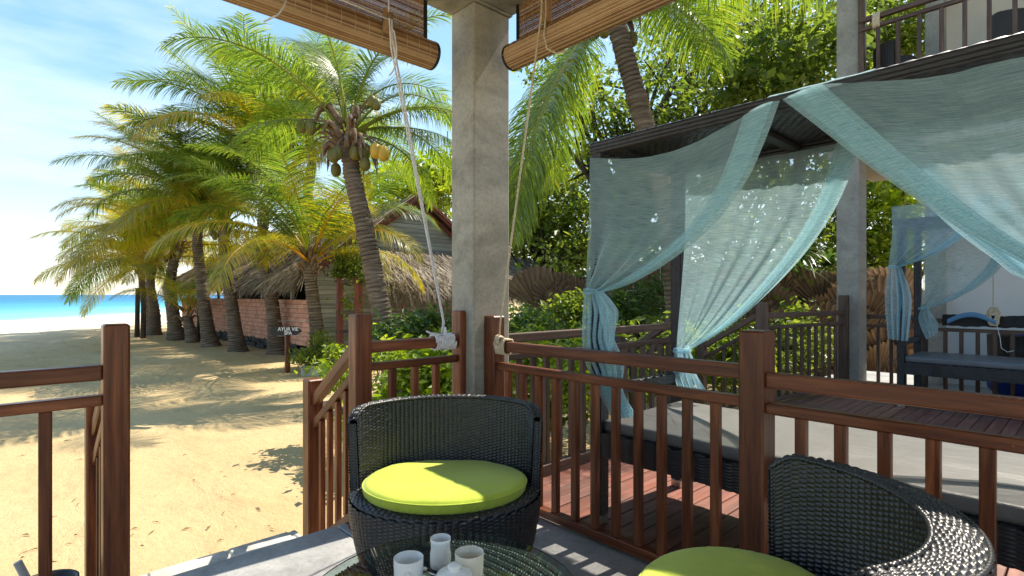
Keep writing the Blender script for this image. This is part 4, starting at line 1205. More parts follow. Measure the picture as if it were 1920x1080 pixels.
# drape 4: back right
d4 = empty('drape', K_(1900, 700), 'sheer pale drape along the back right of the near daybed, seen through the front drape', 'drape', 'sheer drapes on the daybeds')
mb = MB()
ye = BY0+.03
pr = Vector((XK, ye, 1.22))
swag(mb, [(XK, ye, 1.94), K_(1900, 200), K_(1760, 228), K_(1640, 254)], [pr, pr+Vector((0, .07, 0))], [(XK, ye, 1.94), (XK, ye, 1.6), pr],
     [K_(1640, 254), K_(1690, 330, -.02), K_(1760, 410, -.03), K_(1850, 480, -.03), K_(1940, 530, -.03), pr+Vector((-.01, .07, 0))], fold=.04, seed=9, hem=.16, nrm=(-1, 0, 0), nf=6, gather=1.3)
mb.build('swept_panel', M_sheer2, d4)
# far daybed: two drapes
OFF = Vector((4.685, -.372, 0))
def F2(px, py, dx=0): return PX(px, py, XF+OFF.x+dx)
def K2(px, py, dx=0): return PX(px, py, XK+OFF.x+dx)
d5 = empty('drape', F2(1680, 500), 'pale blue drape tied at the front left post of the far daybed', 'drape', 'sheer drapes on the daybeds')
mb = MB()
swag(mb, [F2(1670, 388), F2(1720, 382), F2(1800, 372), F2(1870, 366)], [F2(1666, 501), F2(1686, 502)], [F2(1670, 388), F2(1672, 440), F2(1666, 501)],
     [F2(1870, 366), F2(1850, 415, -.02), F2(1810, 446, -.03), F2(1755, 478, -.03), F2(1686, 502)], 110, 60, fold=.035, seed=12, hem=.2, nrm=(-1, 0, 0), nf=5, gather=1.3)
mb.build('swept_panel', M_sheer2, d5)
mb = MB(); tail(mb, [F2(1667, 501), F2(1663, 560), F2(1668, 636)], [F2(1690, 502), F2(1708, 560), F2(1703, 640)], 80, 40, 4, .03, 6); mb.build('tail', M_sheer2, d5)
knot(d5, F2(1675, 501, .03), M_sheer2, .036)
d6 = empty('drape', K2(1730, 578), 'pale blue drape tied at the back left post of the far daybed', 'drape', 'sheer drapes on the daybeds')
mb = MB()
swag(mb, [K2(1733, 398), K2(1800, 388), K2(1900, 374)], [K2(1726, 578), K2(1738, 579)], [K2(1733, 398), K2(1731, 490), K2(1726, 578)],
     [K2(1900, 374), K2(1890, 480, -.02), K2(1850, 528, -.03), K2(1790, 562, -.03), K2(1738, 579)], 100, 60, fold=.03, seed=15, hem=.2, nrm=(-1, 0, 0), nf=5, gather=1.3)
mb.build('swept_panel', M_sheer2, d6)
mb = MB(); tail(mb, [K2(1727, 578), K2(1722, 600), K2(1738, 636)], [K2(1740, 579), K2(1756, 605), K2(1757, 625)], 60, 30, 3, .025, 8); mb.build('tail', M_sheer2, d6)
knot(d6, K2(1732, 578, .03), M_sheer2, .036)

# ------------------------------------------------------------------ things on the far terrace and balcony
rc3, rc4 = PX(1800, 660, 8.72), PX(1858, 660, 8.8)
def far_chair(label, loc, face):
    rz = math.atan2(-face[1], -face[0])-math.pi/2
    root = empty('tub_chair', loc, label, 'chair', 'dark rattan tub chairs', rz=rz)
    for nm, me in (('base', cb_me), ('backrest', ck_me)): link(bpy.data.objects.new(nm, me), root, WM[root])
far_chair('black rattan tub chair on the far terrace, left one behind the far railing', (8.55, .55, 0), (.2, -1))
far_chair('black rattan tub chair on the far terrace behind the coiled rope', (8.62, -.42, 0), (-.3, 1))
cushion('lime green cushion on the far terrace chair, glimpsed between balusters', Vector((8.62, -.42, SEATZ+.013)), .326, 8)
far_chair('black rattan tub chair up on the balcony by its corner post', (8.35, q0.y-.38, 3.605), (-.1, -1))
far_chair('second rattan tub chair up on the balcony with a lime green cushion', (8.45, q0.y-1.3, 3.605), (.2, 1))
cushion('lime green cushion up on the balcony chair behind the dark railing', Vector((8.45, q0.y-1.3, 3.605+SEATZ+.013)), .326, 9)
cl1 = PX(1850, 585, 8.0)
tw = empty('draped_cloth', (8.0, cl1.y, .95), 'black cloth laid along the far terrace railing', 'cloth')
g = np.zeros((60, 15, 3))
for i, yy in enumerate(np.linspace(PX(1768, 590, 8.0).y, PX(1990, 590, 8.0).y, 60)):
    for j, a in enumerate(np.linspace(-1, 1, 15)):
        g[i, j] = (8.0+.05*a/max(abs(a), .3)*min(1, abs(a)*3)-.0, yy, .965+.004*math.sin(i*.35)-.17*max(0, abs(a)-.25)+.003*math.sin(i*.9+j))
mb = MB(); mb.grid(g); mb.build('cloth', M_darkcloth, tw)
bl = empty('blue_towel', PX(1840, 598, 7.90), 'folded sky blue towel arched over the black cloth on the far railing', 'towel')
mb = MB(); yv = np.linspace(PX(1776, 600, 7.92).y, PX(1868, 600, 7.92).y, 30); xx = np.linspace(0, 1, 30)
g = np.zeros((30, 6, 3))
for i in range(30):
    zc = .86+.085*math.sin(math.pi*xx[i])
    for j in range(6): g[i, j] = (7.915-.012*math.sin(j/5*math.pi), yv[i], zc+.055*j/5)
mb.grid(g); g2 = g.copy(); g2[..., 0] += .03; mb.grid(g2[:, ::-1]); mb.build('cloth', M_skyblue, bl)
rcoil = PX(1862, 590, 7.94)
rk = empty('rope_coil', rcoil, 'coil of beige rope hanging on the far terrace railing', 'rope')
mb = MB(); rr = random.Random(3)
for k in range(9):
    o = rr.uniform(-.05, .05); pts = []
    for a in np.linspace(0, 2*math.pi, 20): pts.append(rcoil+Vector((-.02+rr.uniform(-.004, .004), o*.6+.035*math.cos(a)+.01*rr.uniform(-1, 1), -.02+.10*math.sin(a))))
    mb.tube(pts, .007, 5)
mb.build('coil', M_rope_b, rk)
strand([rcoil+Vector((0, 0, .1)), Vector((7.98, rcoil.y, 2.9))], .004, M_rope_b, rk, 'hanging_cord')
strand([rcoil+Vector((-.02, -.03, -.1)), rcoil+Vector((-.03, -.06, -.25)), rcoil+Vector((-.03, -.07, -.36)), rcoil+Vector((-.03, -.12, -.40)), rcoil+Vector((-.03, -.17, -.38))], .0035, M_rope_w, rk, 'loose_end')
bb = PX(1925, 650, 8.5)
bn = empty('bean_bag', (8.5, bb.y, 0), 'royal blue beanbag standing behind the far terrace railing', 'beanbag')
mb = MB(); mb.lathe([(.0, .0), (.26, .02), (.34, .12), (.36, .25), (.33, .42), (.26, .58), (.17, .70), (.07, .77), (0, .79)], (8.5, bb.y, 0), 40); mb.build('bag', M_blue, bn)
bcord = PX(1643, 14, 7.78)
bq = empty('rope_tie', bcord, 'rope wrapped round the balcony railing near its post', 'rope')
wraps(Vector((7.80, bcord.y, 4.55)), (0, 1, 0), .085, .045, 6, M_rope_b, .012, bq, 'wraps', .07, 9)

# ------------------------------------------------------------------ palms
def frond_mesh(L, e0, droop, nleaf=58, leaf=.62, hang=.5, seed=0, twist=0.0, width=.030):
    r = np.random.default_rng(seed); mb = MB()
    n = 40; s = np.linspace(0, 1, n); th = e0-droop*s**1.45
    dx = np.cos(th); dz = np.sin(th); ds = L/(n-1)
    x = np.concatenate([[0], np.cumsum((dx[1:]+dx[:-1])/2*ds)]); z = np.concatenate([[0], np.cumsum((dz[1:]+dz[:-1])/2*ds)])
    side = .10*L*s**2*r.uniform(-1, 1)
    C = np.stack([x, side, z], -1)
    mb.tube(C, .026*(1-s)**.8+.004, 6, tint=np.repeat(np.full(n, .86), 6))
    T = np.gradient(C, axis=0); T /= np.linalg.norm(T, axis=1)[:, None]
    S0 = np.array([0, 1.0, 0]); 
    ss = .17+.83*(np.arange(nleaf)+.5)/nleaf
    for sg in (-1, 1):
        sj = np.clip(ss+r.normal(0, .003, nleaf), .14, .998)
        base = np.stack([np.interp(sj, s, C[:, k]) for k in range(3)], -1)
        Tt = np.stack([np.interp(sj, s, T[:, k]) for k in range(3)], -1)
        Sd = np.cross(np.cross(Tt, S0), Tt); Sd = S0-Tt*(Tt@S0)[:, None]; Sd /= np.linalg.norm(Sd, axis=1)[:, None]
        Up = np.cross(Tt, Sd); Up *= np.sign(Up[:, 2:3]+1e-6)
        tw = twist
        Sg = sg*(Sd*math.cos(tw))+Up*(math.sin(tw)*sg)
        prof = np.clip(np.sin(np.pi*np.clip((sj-.08)/.98, 0, 1))**.55, .28, 1)
        ll = leaf*prof*r.uniform(.86, 1.12, nleaf)*(1-.35*(sj > .9))
        fwd = .26+.80*sj**2.2
        d0 = Sg*1.0+Tt*fwd[:, None]+Up*(.30-.1*sj)[:, None]+r.normal(0, .07, (nleaf, 3))
        d0 /= np.linalg.norm(d0, axis=1)[:, None]
        m = 5; pts = [base]; p = base; d = d0
        hg = hang*r.uniform(.7, 1.35, nleaf)
        for k in range(1, m):
            d = d+np.array([0, 0, -1.0])*(hg*(k/(m-1))**1.1)[:, None]*.62
            d = d/np.linalg.norm(d, axis=1)[:, None]
            p = p+d*(ll/(m-1))[:, None]; pts.append(p)
        pts = np.stack(pts, 1)
        wd = np.cross(pts[:, -1]-pts[:, 0], Up+.0); wd = np.cross(d0, Up); wd /= np.linalg.norm(wd, axis=1)[:, None]+1e-9
        wprof = np.array([.55, 1.0, .92, .62, .06])*width*.5
        V = np.zeros((nleaf, m, 2, 3))
        V[:, :, 0] = pts+wd[:, None]*wprof[None, :, None]; V[:, :, 1] = pts-wd[:, None]*wprof[None, :, None]
        idx = np.arange(nleaf*m*2).reshape(nleaf, m, 2)
        q = np.stack([idx[:, :-1, 0], idx[:, 1:, 0], idx[:, 1:, 1], idx[:, :-1, 1]], -1).reshape(-1, 4)
        tl = np.clip(r.normal(.42, .16, nleaf)+.25*(sj > .93)*r.random(nleaf), 0, 1)
        tint = np.repeat(tl, m*2).reshape(nleaf, m, 2)+np.array([0, 0, .02, .08, .28])[None, :, None]
        mb.add(V.reshape(-1, 3), q, tint=np.clip(tint.ravel(), 0, 1))
    return mb.mesh('frond', M_frond, None, True)
FR = []      # (elevation class) -> list of meshes for a 3.6 m frond
_R = math.radians
for k, (e0, dr, hg) in enumerate(((84, 50, .30), (76, 78, .40), (66, 92, .50), (54, 96, .60), (40, 98, .80), (24, 88, 1.0), (6, 74, 1.2), (-16, 58, 1.4), (-45, 34, 1.5))):
    FR.append([frond_mesh(3.6, _R(e0+4*v), _R(dr*(1+.12*v)), 118, .86, hg, 100+k*7+v, .12*v, .0195) for v in (-1, 0, 1)])
FR.append([frond_mesh(3.5, _R(20+5*v), _R(46), 120, .88, 1.5, 300+v, .05*v, .020) for v in (-1, 0, 1)])
FR.append([frond_mesh(3.7, _R(60+7*v), _R(26), 124, .84, .42, 320+v, .25*v, .0195) for v in (-1, 0, 1)])
def palm_trunk(pts, r0, r1, flare, ring=.062, seed=0):
    r = np.random.default_rng(seed)
    C = curve3(pts, 400); L = np.linalg.norm(np.diff(C, axis=0), axis=1).sum()
    n = int(L/ring*5); C = curve3(pts, max(n, 40)); n = len(C)
    s = np.linspace(0, L, n)
    rad = r0+(r1-r0)*s/L+flare*np.exp(-s/.28)
    ph = (s/ring) % 1
    rad = rad*(1+.085*(ph)**1.5-.02)+r.normal(0, .002, n)
    mb = MB(); mb.tube(C, rad, 14, tint=np.repeat(ph, 14))
    v = mb.v[0].reshape(n, 14, 3); off = r.normal(0, .010, (n, 14)); off = (off+np.roll(off, 1, 1)+np.roll(off, 1, 0))/2.2
    cen = v.mean(1, keepdims=True); dd = v-cen; dd /= np.linalg.norm(dd, axis=-1, keepdims=True)
    mb.v[0] = (v+dd*off[..., None]*r0*5).reshape(-1, 3)
    return mb
def palm(label, pts, r0, r1, L, n, seed, flare=.12, classes=(0, 8), yellow=.25, dry=.08, azim=None, extra=(), nuts=0, boots=10, mats=None, spath=4, avoid=None, keep_lit=None):
    r = random.Random(seed); pts = [Vector(p) for p in pts]
    root = empty('coconut_palm', pts[0], label, 'palm', 'coconut palms round the hut and terrace')
    palm_trunk(pts, r0, r1, flare, seed=seed).build('trunk', M_trunk, root)
    top = pts[-1]; ax = (pts[-1]-pts[-2]).normalized()
    def put(cls, az, sc, mat, var=None, rise=0.0):
        me = FR[cls][var if var is not None else r.randrange(3)]
        e = Matrix.Translation(top+Vector((.06*math.cos(az), .06*math.sin(az), rise)))@Matrix.Rotation(az, 4, 'Z')@Matrix.Rotation(r.uniform(-.28, .28), 4, 'X')@Matrix.Scale(sc, 4)
        if keep_lit is not None:
            co = np.zeros(len(me.vertices)*3, np.float32); me.vertices.foreach_get('co', co); co = co.reshape(-1, 3)[::7]
            A4 = np.array(e); W3 = co@A4[:3, :3].T+A4[:3, 3]
            tt = (W3[:, 2]-SAND)/-SUN_DIR.z; S3 = W3[:, :2]+tt[:, None]*np.array([SUN_DIR.x, SUN_DIR.y])
            dd_ = S3[:, 0]*CS+S3[:, 1]*SN; la = S3[:, 0]*SN-S3[:, 1]*CS
            ok = dd_ > 1; qx = 960+FP*la[ok]/dd_[ok]; qy = HZ+FP*(EYE-SAND)/dd_[ok]
            if ((qx > 150) & (qx < 600) & (qy > keep_lit)).sum() > .02*len(co): return
        o = bpy.data.objects.new('frond', me)
        link(o, root, e)
        o.material_slots[0].link = 'OBJECT'; o.material_slots[0].material = mat
    c0, c1 = classes
    for k in range(n):
        f = (k+.5)/n; cls = int(round(c0+(c1-c0)*f**.9)); cls = min(max(cls, 0), 8)
        az = k*2.39996+r.uniform(-.25, .25)+seed
        if avoid is not None and math.cos(az-avoid) > .35: az += math.pi*.75
        mat = M_frond
        t = r.random()
        if f > .45 and t < yellow*1.6: mat = M_frond_y
        elif t < yellow*.6: mat = M_frond_y
        if cls >= 6 and r.random() < .12+dry: mat = M_frond_d
        put(cls, az, L/3.6*r.uniform(.86, 1.08), mat, None, .25*(1-f))
    for (cls, az, sc, mat) in extra: put(cls, az, L/3.6*sc, mat, None, .1)
    # old leaf bases, bracts and fruit
    for k in range(boots):
        az = k*2.1+r.random(); h = -.28+.55*k/max(1, boots); d = Vector((math.cos(az), math.sin(az), 0))
        l = r.uniform(.22, .45); p0 = top+Vector((0, 0, h))+d*r1*.8
        mb = MB(); cp = [p0, p0+d*l*.30+Vector((0, 0, l*.42)), p0+d*l*.62+Vector((0, 0, l*.62)), p0+d*l*.95+Vector((0, 0, l*.55*r.uniform(-.4, 1)))]
        mb.tube(curve3(cp, 8), [.055, .05, .045, .04, .034, .028, .02, .008], 6); mb.build('leaf_base', M_boot, root)
    for k in range(spath):
        az = k*1.7+seed; d = Vector((math.cos(az), math.sin(az), 0)); p0 = top+d*r1+Vector((0, 0, -.1)); l = r.uniform(.35, .6)
        mb = MB(); cp = [p0, p0+d*l*.4+Vector((0, 0, .1)), p0+d*l*.7+Vector((0, 0, -.15*l)), p0+d*l*.8+Vector((0, 0, -.75*l))]
        c = curve3(cp, 9); w = np.array([.02, .04, .06, .07, .07, .06, .045, .03, .005])*r.uniform(.35, .75); sd = np.array([-d.y, d.x, 0])
        g = np.stack([c-sd*w[:, None], c+np.array([0, 0, -.02]), c+sd*w[:, None]], 1); mb.grid(g); mb.build('dry_bract', M_boot, root)
    for k in range(nuts):
        az = r.random()*6.28; d = Vector((math.cos(az), math.sin(az), 0)); p = top+d*r.uniform(.22, .34)+Vector((0, 0, r.uniform(-.42, -.12)))
        coconut(root, p, M_cocog, .085, top)
    return root
def coconut(root, p, mat, rad, top):
    mb = MB(); prof = [(math.sin(a)*rad*(1+.08*math.cos(2*a)), -math.cos(a)*rad*1.28) for a in np.linspace(0, math.pi, 12)]
    mb.lathe(prof, tuple(p), 16); c = mb.build('coconut', mat, root)
    mb = MB(); mb.tube(curve3([Vector(top)+Vector((0, 0, -.05)), (Vector(top)+p)/2+Vector((0, 0, .12)), p+Vector((0, 0, rad*1.2))], 8), .012, 5); mb.build('stalk', M_boot, c)
G_, Y_, D_ = M_frond, M_frond_y, M_frond_d
# directions on the plan
AZ = lambda lat, d: math.atan2(-lat*CS+d*SN, lat*SN+d*CS)
AL, AR, AF, AB = AZ(-1, 0), AZ(1, 0), AZ(0, 1), AZ(0, -1)
# nearest palm of the row, heavy with coconuts
d = 8.2
p1 = palm('nearest coconut palm, with golden coconuts, leaning left beside the concrete pillar',
     [PZ(748, 745, SAND), PD(726, 640, d), PD(706, 540, d), PD(684, 430, d), PD(663, 340, d), PD(652, 262, d)], .155, .12, 2.55, 11, 3, .16, (0, 4), .12, 0,
     extra=((2, AL-.3, 1.0, G_), (1, AR-.2, 1.0, G_), (4, AR+.2, .9, G_), (9, AR+.5, .75, G_), (5, AR+.9, .95, G_), (3, AR+.8, 1.0, G_), (6, AR+1.0, .9, G_), (4, AF-.2, 1.0, G_), (5, AL+.2, .7, G_), (7, AL-.5, .6, Y_), (7, AR+1.6, .5, Y_)), nuts=8, boots=24, spath=7, avoid=-math.pi/2, keep_lit=865)
for (px, py, m, rr) in ((704, 283, M_coco, .088), (719, 288, M_coco, .092), (566, 236, M_cocog, .085), (582, 240, M_cocog, .085), (697, 190, M_cocog, .07), (706, 196, M_cocog, .07)):
    coconut(p1, PD(px, py, 7.95), m, rr, PD(652, 250, 8.2))
d = 11.4
palm('short young palm with arching stalks at the right end of the terracotta wall', [PZ(600, 690, SAND), PD(592, 600, d), PD(583, 530, d), PD(583, 494, d)],   .15, .12, 3.2, 16, 8, .06, (0, 5), .35, .0,
     extra=((10, AL+.2, .9, G_), (10, AR, .8, G_), (3, AL, 1.0, G_), (4, AL+.35, 1.0, G_), (4, AL-.3, 1.0, Y_), (2, AL+.1, 1.1, G_), (5, AR, .6, Y_)), boots=12, spath=2)
PT = [  # label, base px/py, trunk waypoints, r0, r1, L, n, seed, classes, yellow
 ('coconut palm leaning left, right behind the black arrow sign', 15.0, (521, 664), ((514, 600), (505, 540), (492, 470), (497, 380), (512, 330)), .185, .12, 3.9, 22, 12, (0, 4), .2),
 ('coconut palm with pale ringed trunk, second left of the arrow sign', 15.4, (447, 658), ((437, 590), (428, 530), (422, 470), (420, 420)), .175, .13, 3.6, 22, 17, (0, 4), .45),
 ('coconut palm with thick grey foot, third left of the arrow sign', 16.2, (397, 650), ((385, 590), (377, 520), (370, 450), (376, 405)), .19, .12, 3.6, 22, 23, (0, 4), .45),
 ('stout coconut palm with broad foot near the beach end of the wall', 18.4, (331, 637), ((325, 590), (318, 540), (324, 500), (332, 468)), .22, .14, 3.7, 22, 31, (0, 5), .9),
 ('coconut palm with drooping yellow fronds at the sea end of the row', 20.0, (287, 628), ((290, 590), (282, 540), (284, 512), (288, 495)), .21, .13, 3.7, 24, 37, (0, 5), .95),
 ('farthest coconut palm of the row, slanting trunk lit by the sun', 23.0, (283, 618), ((275, 585), (268, 545), (266, 518), (266, 505)), .19, .12, 3.9, 24, 45, (0, 5), .9),
]
XT = {12: ((10, AL+.1, 1.1, G_), (10, AL-.35, 1.05, G_), (10, AL+.6, 1.0, G_), (10, AR+.3, .8, G_), (1, AL, 1.05, G_), (2, AL+.35, 1.1, G_), (1, AL-.5, 1.0, G_), (3, AL+.1, 1.0, G_), (4, AL-.25, .95, G_), (0, AL, 1.0, G_), (3, AB+.6, .9, G_)),
      17: ((10, AL-.1, .95, G_), (10, AL+.5, .9, Y_), (4, AL+.2, 1.0, G_), (5, AL-.2, 1.0, Y_), (3, AL-.4, .95, G_), (5, AB-.3, .9, Y_)), 23: ((10, AL+.2, .95, G_), (10, AL-.5, .9, G_), (3, AL, 1.0, G_), (4, AL-.4, .95, Y_), (6, AB-.6, .8, Y_)),
      31: ((10, AL, .85, Y_), (10, AL+.5, .85, G_), (4, AL, 1.0, G_), (3, AL+.5, 1.0, Y_), (6, AL-.5, .9, Y_)), 37: ((10, AL+.3, .8, Y_), (4, AL+.1, 1.0, Y_), (5, AL-.3, 1.0, Y_), (6, AL, 1.0, G_)), 45: ((10, AL, .8, Y_), (3, AL, 1.0, G_), (5, AL+.2, 1.05, Y_), (6, AL-.2, 1.1, G_), (7, AL, .9, Y_))}
for (lb, d, b, wp, r0, r1, L, n, sd, cl_, yl) in PT:
    base = PZ(b[0], b[1], SAND)
    d = base.x*CS+base.y*SN
    palm(lb, [base-Vector((0, 0, .15))]+[PD(x, y, d) for x, y in wp], r0, r1, L, n, sd, .17, cl_, yl, .1, extra=XT[sd], nuts=4, boots=8, spath=3)
b = PZ(362, 642, SAND); d = b.x*CS+b.y*SN
palm('small young palm with orange stalks in front of the terracotta wall', [b-Vector((0, 0, .1)), PD(356, 615, d), PD(350, 592, d)], .16, .12, 2.2, 9, 51, .1, (0, 4), .9, .2, boots=5, spath=0)
# palm behind the daybed, its crown over the right blind
d = 7.3
palm('tall coconut palm behind the daybed, crown hidden by the right hand blind', [PD(1277, 770, d), PD(1266, 560, d), PD(1252, 400, d), PD(1210, 240, d), PD(1182, 140, d), PD(1160, 60, d), PD(1150, 20, d)], .145, .125, 3.7, 7, 61, .1, (1, 4), .12, .0,
     extra=((9, AR+.08, .95, G_), (9, AR-.5, .8, G_), (5, AR+.5, .7, G_), (5, 1.6, 1.1, G_), (6, 1.5, 1.05, G_), (4, 1.8, 1.0, G_), (7, 1.7, 1.0, G_), (5, 1.3, 1.1, G_), (6, 1.95, 1.0, G_), (7, 1.2, .9, G_), (6, 2.1, .9, G_), (7, AR-.9, .6, G_), (3, AR-.3, .9, Y_), (8, AL, 1.1, G_), (8, AL-.4, 1.05, G_), (8, AL+.5, 1.05, G_), (7, AL-.15, .9, G_), (7, AL-.5, 1.0, G_), (8, 1.7, 1.1, G_), (8, AL-.8, 1.0, G_), (7, 1.5, 1.1, G_)), avoid=AL+.35, keep_lit=800, nuts=5, boots=14, spath=3)
# far tall palm seen over the hut
palm('tall palm standing behind the thatched hut', [PZ(640, 640, SAND)+Vector((6, 5, 0)), PD(600, 420, 19), PD(585, 300, 19), PD(575, 210, 19)], .2, .14, 3.4, 16, 71, .1, (0, 6), .15, .0, boots=6, spath=0)

# ------------------------------------------------------------------ leafy trees and shrubs
def leaf_cards(mb, C, size, r, up=.55, aspect=.48, tintsd=.20, tintmu=.5, droop=.25):
    n = len(C)
    nrm = r.normal(0, 1, (n, 3)); nrm[:, 2] = np.abs(nrm[:, 2])+up; nrm /= np.linalg.norm(nrm, axis=1)[:, None]
    d = r.normal(0, 1, (n, 3)); d -= nrm*(d*nrm).sum(1)[:, None]; d /= np.linalg.norm(d, axis=1)[:, None]
    d[:, 2] -= droop; d /= np.linalg.norm(d, axis=1)[:, None]
    sd = np.cross(nrm, d); sd /= np.linalg.norm(sd, axis=1)[:, None]
    L = size*np.clip(np.exp(r.normal(-.08, .36, n)), .4, 2.0)[:, None]; W = L*aspect*.5
    lift = nrm*L*.10
    V = np.stack([C, C+d*L*.5+sd*W+lift, C+d*L, C+d*L*.5-sd*W+lift], 1)
    mid = C+d*L*.5-lift*.2
    q = np.arange(n*4).reshape(n, 4)
    t = np.clip(r.normal(tintmu, tintsd, n), 0, 1)
    mb.add(V.reshape(-1, 3), q, tint=np.repeat(t, 4))
def blob_points(r, blobs, n, nclump, sig):
    """leaf positions gathered in clumps through ellipsoid blobs"""
    vol = np.array([b[3]*b[4]*b[5] for b in blobs])**.75; vol /= vol.sum()
    out = []
    for b, f in zip(blobs, vol):
        k = max(3, int(nclump*f)); m = max(10, int(n*f))
        dirs = r.normal(0, 1, (k, 3)); dirs /= np.linalg.norm(dirs, axis=1)[:, None]
        rad = r.random(k)**.42
        cc = np.array(b[:3])+dirs*rad[:, None]*np.array(b[3:6])
        j = r.integers(0, k, m); s = sig*r.uniform(.5, 1.3, k)[j]
        out.append(cc[j]+r.normal(0, 1, (m, 3))*s[:, None]*np.array([1, 1, .62]))
    return np.concatenate(out)
def tree(name, label, cat, base, blobs, n, size, mat, trunk_r=.12, nbr=14, clump=120, sig=.22, seed=0, grp=None, trunk_top=None, twigs=0, bark=None, **kw):
    r = np.random.default_rng(seed); base = Vector(base)
    root = empty(name, base, label, cat, grp)
    blobs = [tuple(b[0])+tuple(b[1:]) if len(b) == 4 else b for b in blobs]
    if trunk_r:
        cen = np.mean([b[:3] for b in blobs], axis=0)
        top = np.array(trunk_top) if trunk_top is not None else np.array([cen[0]*.5+base.x*.5, cen[1]*.5+base.y*.5, base.z+(cen[2]-base.z)*.62])
        mid = (np.array(base)*.5+top*.5)+r.normal(0, .12, 3)
        mb = MB(); c = curve3([base, mid, top], 16); mb.tube(c, np.linspace(trunk_r, trunk_r*.62, 16), 9); mb.build('trunk', bark or M_bark, root)
        mb = MB()
        for k in range(nbr):
            b = blobs[k % len(blobs)]; t = np.array(b[:3])+r.normal(0, .5, 3)*np.array(b[3:6])
            s0 = c[r.integers(7, 16)]; m1 = s0*.55+t*.45+r.normal(0, .22, 3)+np.array([0, 0, .12])
            rr = trunk_r*r.uniform(.28, .5); cc = curve3([s0, m1, t], 12); mb.tube(cc, np.linspace(rr, rr*.18, 12), 6)
            for q in range(3):
                p = cc[r.integers(4, 11)]; e = p+r.normal(0, .38, 3)*np.array(b[3:6]).mean()
                mb.tube(curve3([p, (p+e)/2+r.normal(0, .1, 3), e], 6), np.linspace(rr*.4, rr*.1, 6), 4)
        mb.build('branches', bark or M_bark, root)
    if twigs:
        mb = MB(); P = blob_points(r, blobs, twigs, clump, sig)
        for p in P:
            e = p+r.normal(0, .22, 3); mb.tube([p, (p+e)/2+r.normal(0, .03, 3), e], [.006, .005, .003], 3, cap=False)
        tag(mb.build('twigs', bark or M_bark, root), kind='stuff')
    mb = MB(); leaf_cards(mb, blob_points(r, blobs, n, clump, sig), size, r, **kw)
    tag(mb.build('crown', mat, root, smooth=False), kind='stuff')
    return root
SH = 'garden shrubs between the terrace and the hut'
# bright low shrubs just beyond the railings
def shrub(label, p, blobs, n, size, mat, seed, clump=90, sig=.12, name='garden_shrub', **kw):
    return tree(name, label, 'shrub', p, blobs, n, size, mat, .018, 12, clump, sig, seed, SH, **kw)
def B(px, py, d, rx, rz, ry=None): p = PD(px, py, d); return (p.x, p.y, p.z, rx, ry or rx, rz)
shrub('bright lime green shrub behind the short railing left of the pillar', PZ(780, 860, SAND), [B(760, 705, 5.1, .42, .30), B(815, 690, 5.4, .45, .32), B(845, 720, 4.9, .32, .3), B(770, 770, 4.8, .5, .22)], 3600, .085, M_leaf_b, 201, up=.9)
shrub('yellow green sprig of leaves rising by the white cord', PZ(836, 800, SAND), [B(846, 632, 5.6, .10, .14), B(836, 655, 5.6, .16, .10)], 260, .085, M_leaf_b, 202, 14, .06)
shrub('lime green leaves beside the sloping handrail', PZ(660, 850, SAND), [B(632, 672, 5.7, .16, .14), B(620, 705, 5.3, .20, .12), B(655, 690, 5.6, .2, .16)], 700, .08, M_leaf_b, 203, 26, .07, up=.9)
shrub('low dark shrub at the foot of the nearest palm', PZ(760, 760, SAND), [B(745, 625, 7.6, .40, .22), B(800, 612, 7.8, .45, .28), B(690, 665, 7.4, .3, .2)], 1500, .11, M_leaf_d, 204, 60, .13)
shrub('bright green shrub seen through the side railing balusters', PZ(1000, 860, SAND), [B(975, 690, 4.9, .36, .30), B(1020, 680, 5.2, .42, .32), B(1060, 720, 4.8, .38, .35), B(1000, 770, 4.5, .45, .28), B(1085, 665, 5.6, .35, .25)], 4400, .08, M_leaf_b, 205, up=.9)
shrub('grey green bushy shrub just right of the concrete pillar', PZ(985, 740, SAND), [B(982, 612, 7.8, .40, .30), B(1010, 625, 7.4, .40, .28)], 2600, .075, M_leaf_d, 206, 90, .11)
shrub('potted style leafy shrub in front of the dried leaf fence', PZ(1065, 700, SAND), [B(1060, 590, 8.4, .30, .36), B(1085, 610, 8.2, .3, .3)], 1300, .11, M_leaf, 207, 50, .12)
shrub('green shrub beyond the deck stairs, left part', PZ(1230, 740, SAND), [B(1190, 650, 6.6, .5, .26), B(1260, 640, 6.8, .5, .3), B(1150, 690, 6.2, .5, .3), B(1225, 700, 6.3, .5, .3)], 3600, .085, M_leaf, 208)
shrub('bright shrub below the sloping deck handrail', PZ(1350, 740, SAND), [B(1345, 625, 7.4, .42, .25), B(1380, 660, 7.2, .45, .3), B(1330, 690, 7.2, .5, .3)], 3600, .085, M_leaf_b, 209, up=.8, tintmu=.3)
shrub('leafy green shrub behind the far end railing of the deck', PZ(1490, 720, SAND), [B(1470, 640, 8.6, .45, .40), B(1530, 650, 8.8, .45, .35), B(1490, 585, 9.0, .25, .2), B(1450, 690, 8.4, .5, .3)], 3000, .10, M_leaf, 210)
shrub('bushy reed like shrub beside the black arrow sign', PZ(598, 700, SAND), [B(600, 655, 10.6, .26, .30), B(582, 672, 10.4, .28, .22), B(618, 672, 10.5, .26, .25)], 2200, .10, M_leaf, 211, 60, .09, up=.0, aspect=.22, droop=-.9)
shrub('dark leafy plants behind the drape below the hanging wires', PZ(1210, 680, SAND), [B(1180, 560, 9.0, .5, .35), B(1235, 545, 9.2, .4, .3), B(1150, 590, 9.0, .4, .3)], 2200, .13, M_leaf_d, 212, 60, .15, aspect=.3)
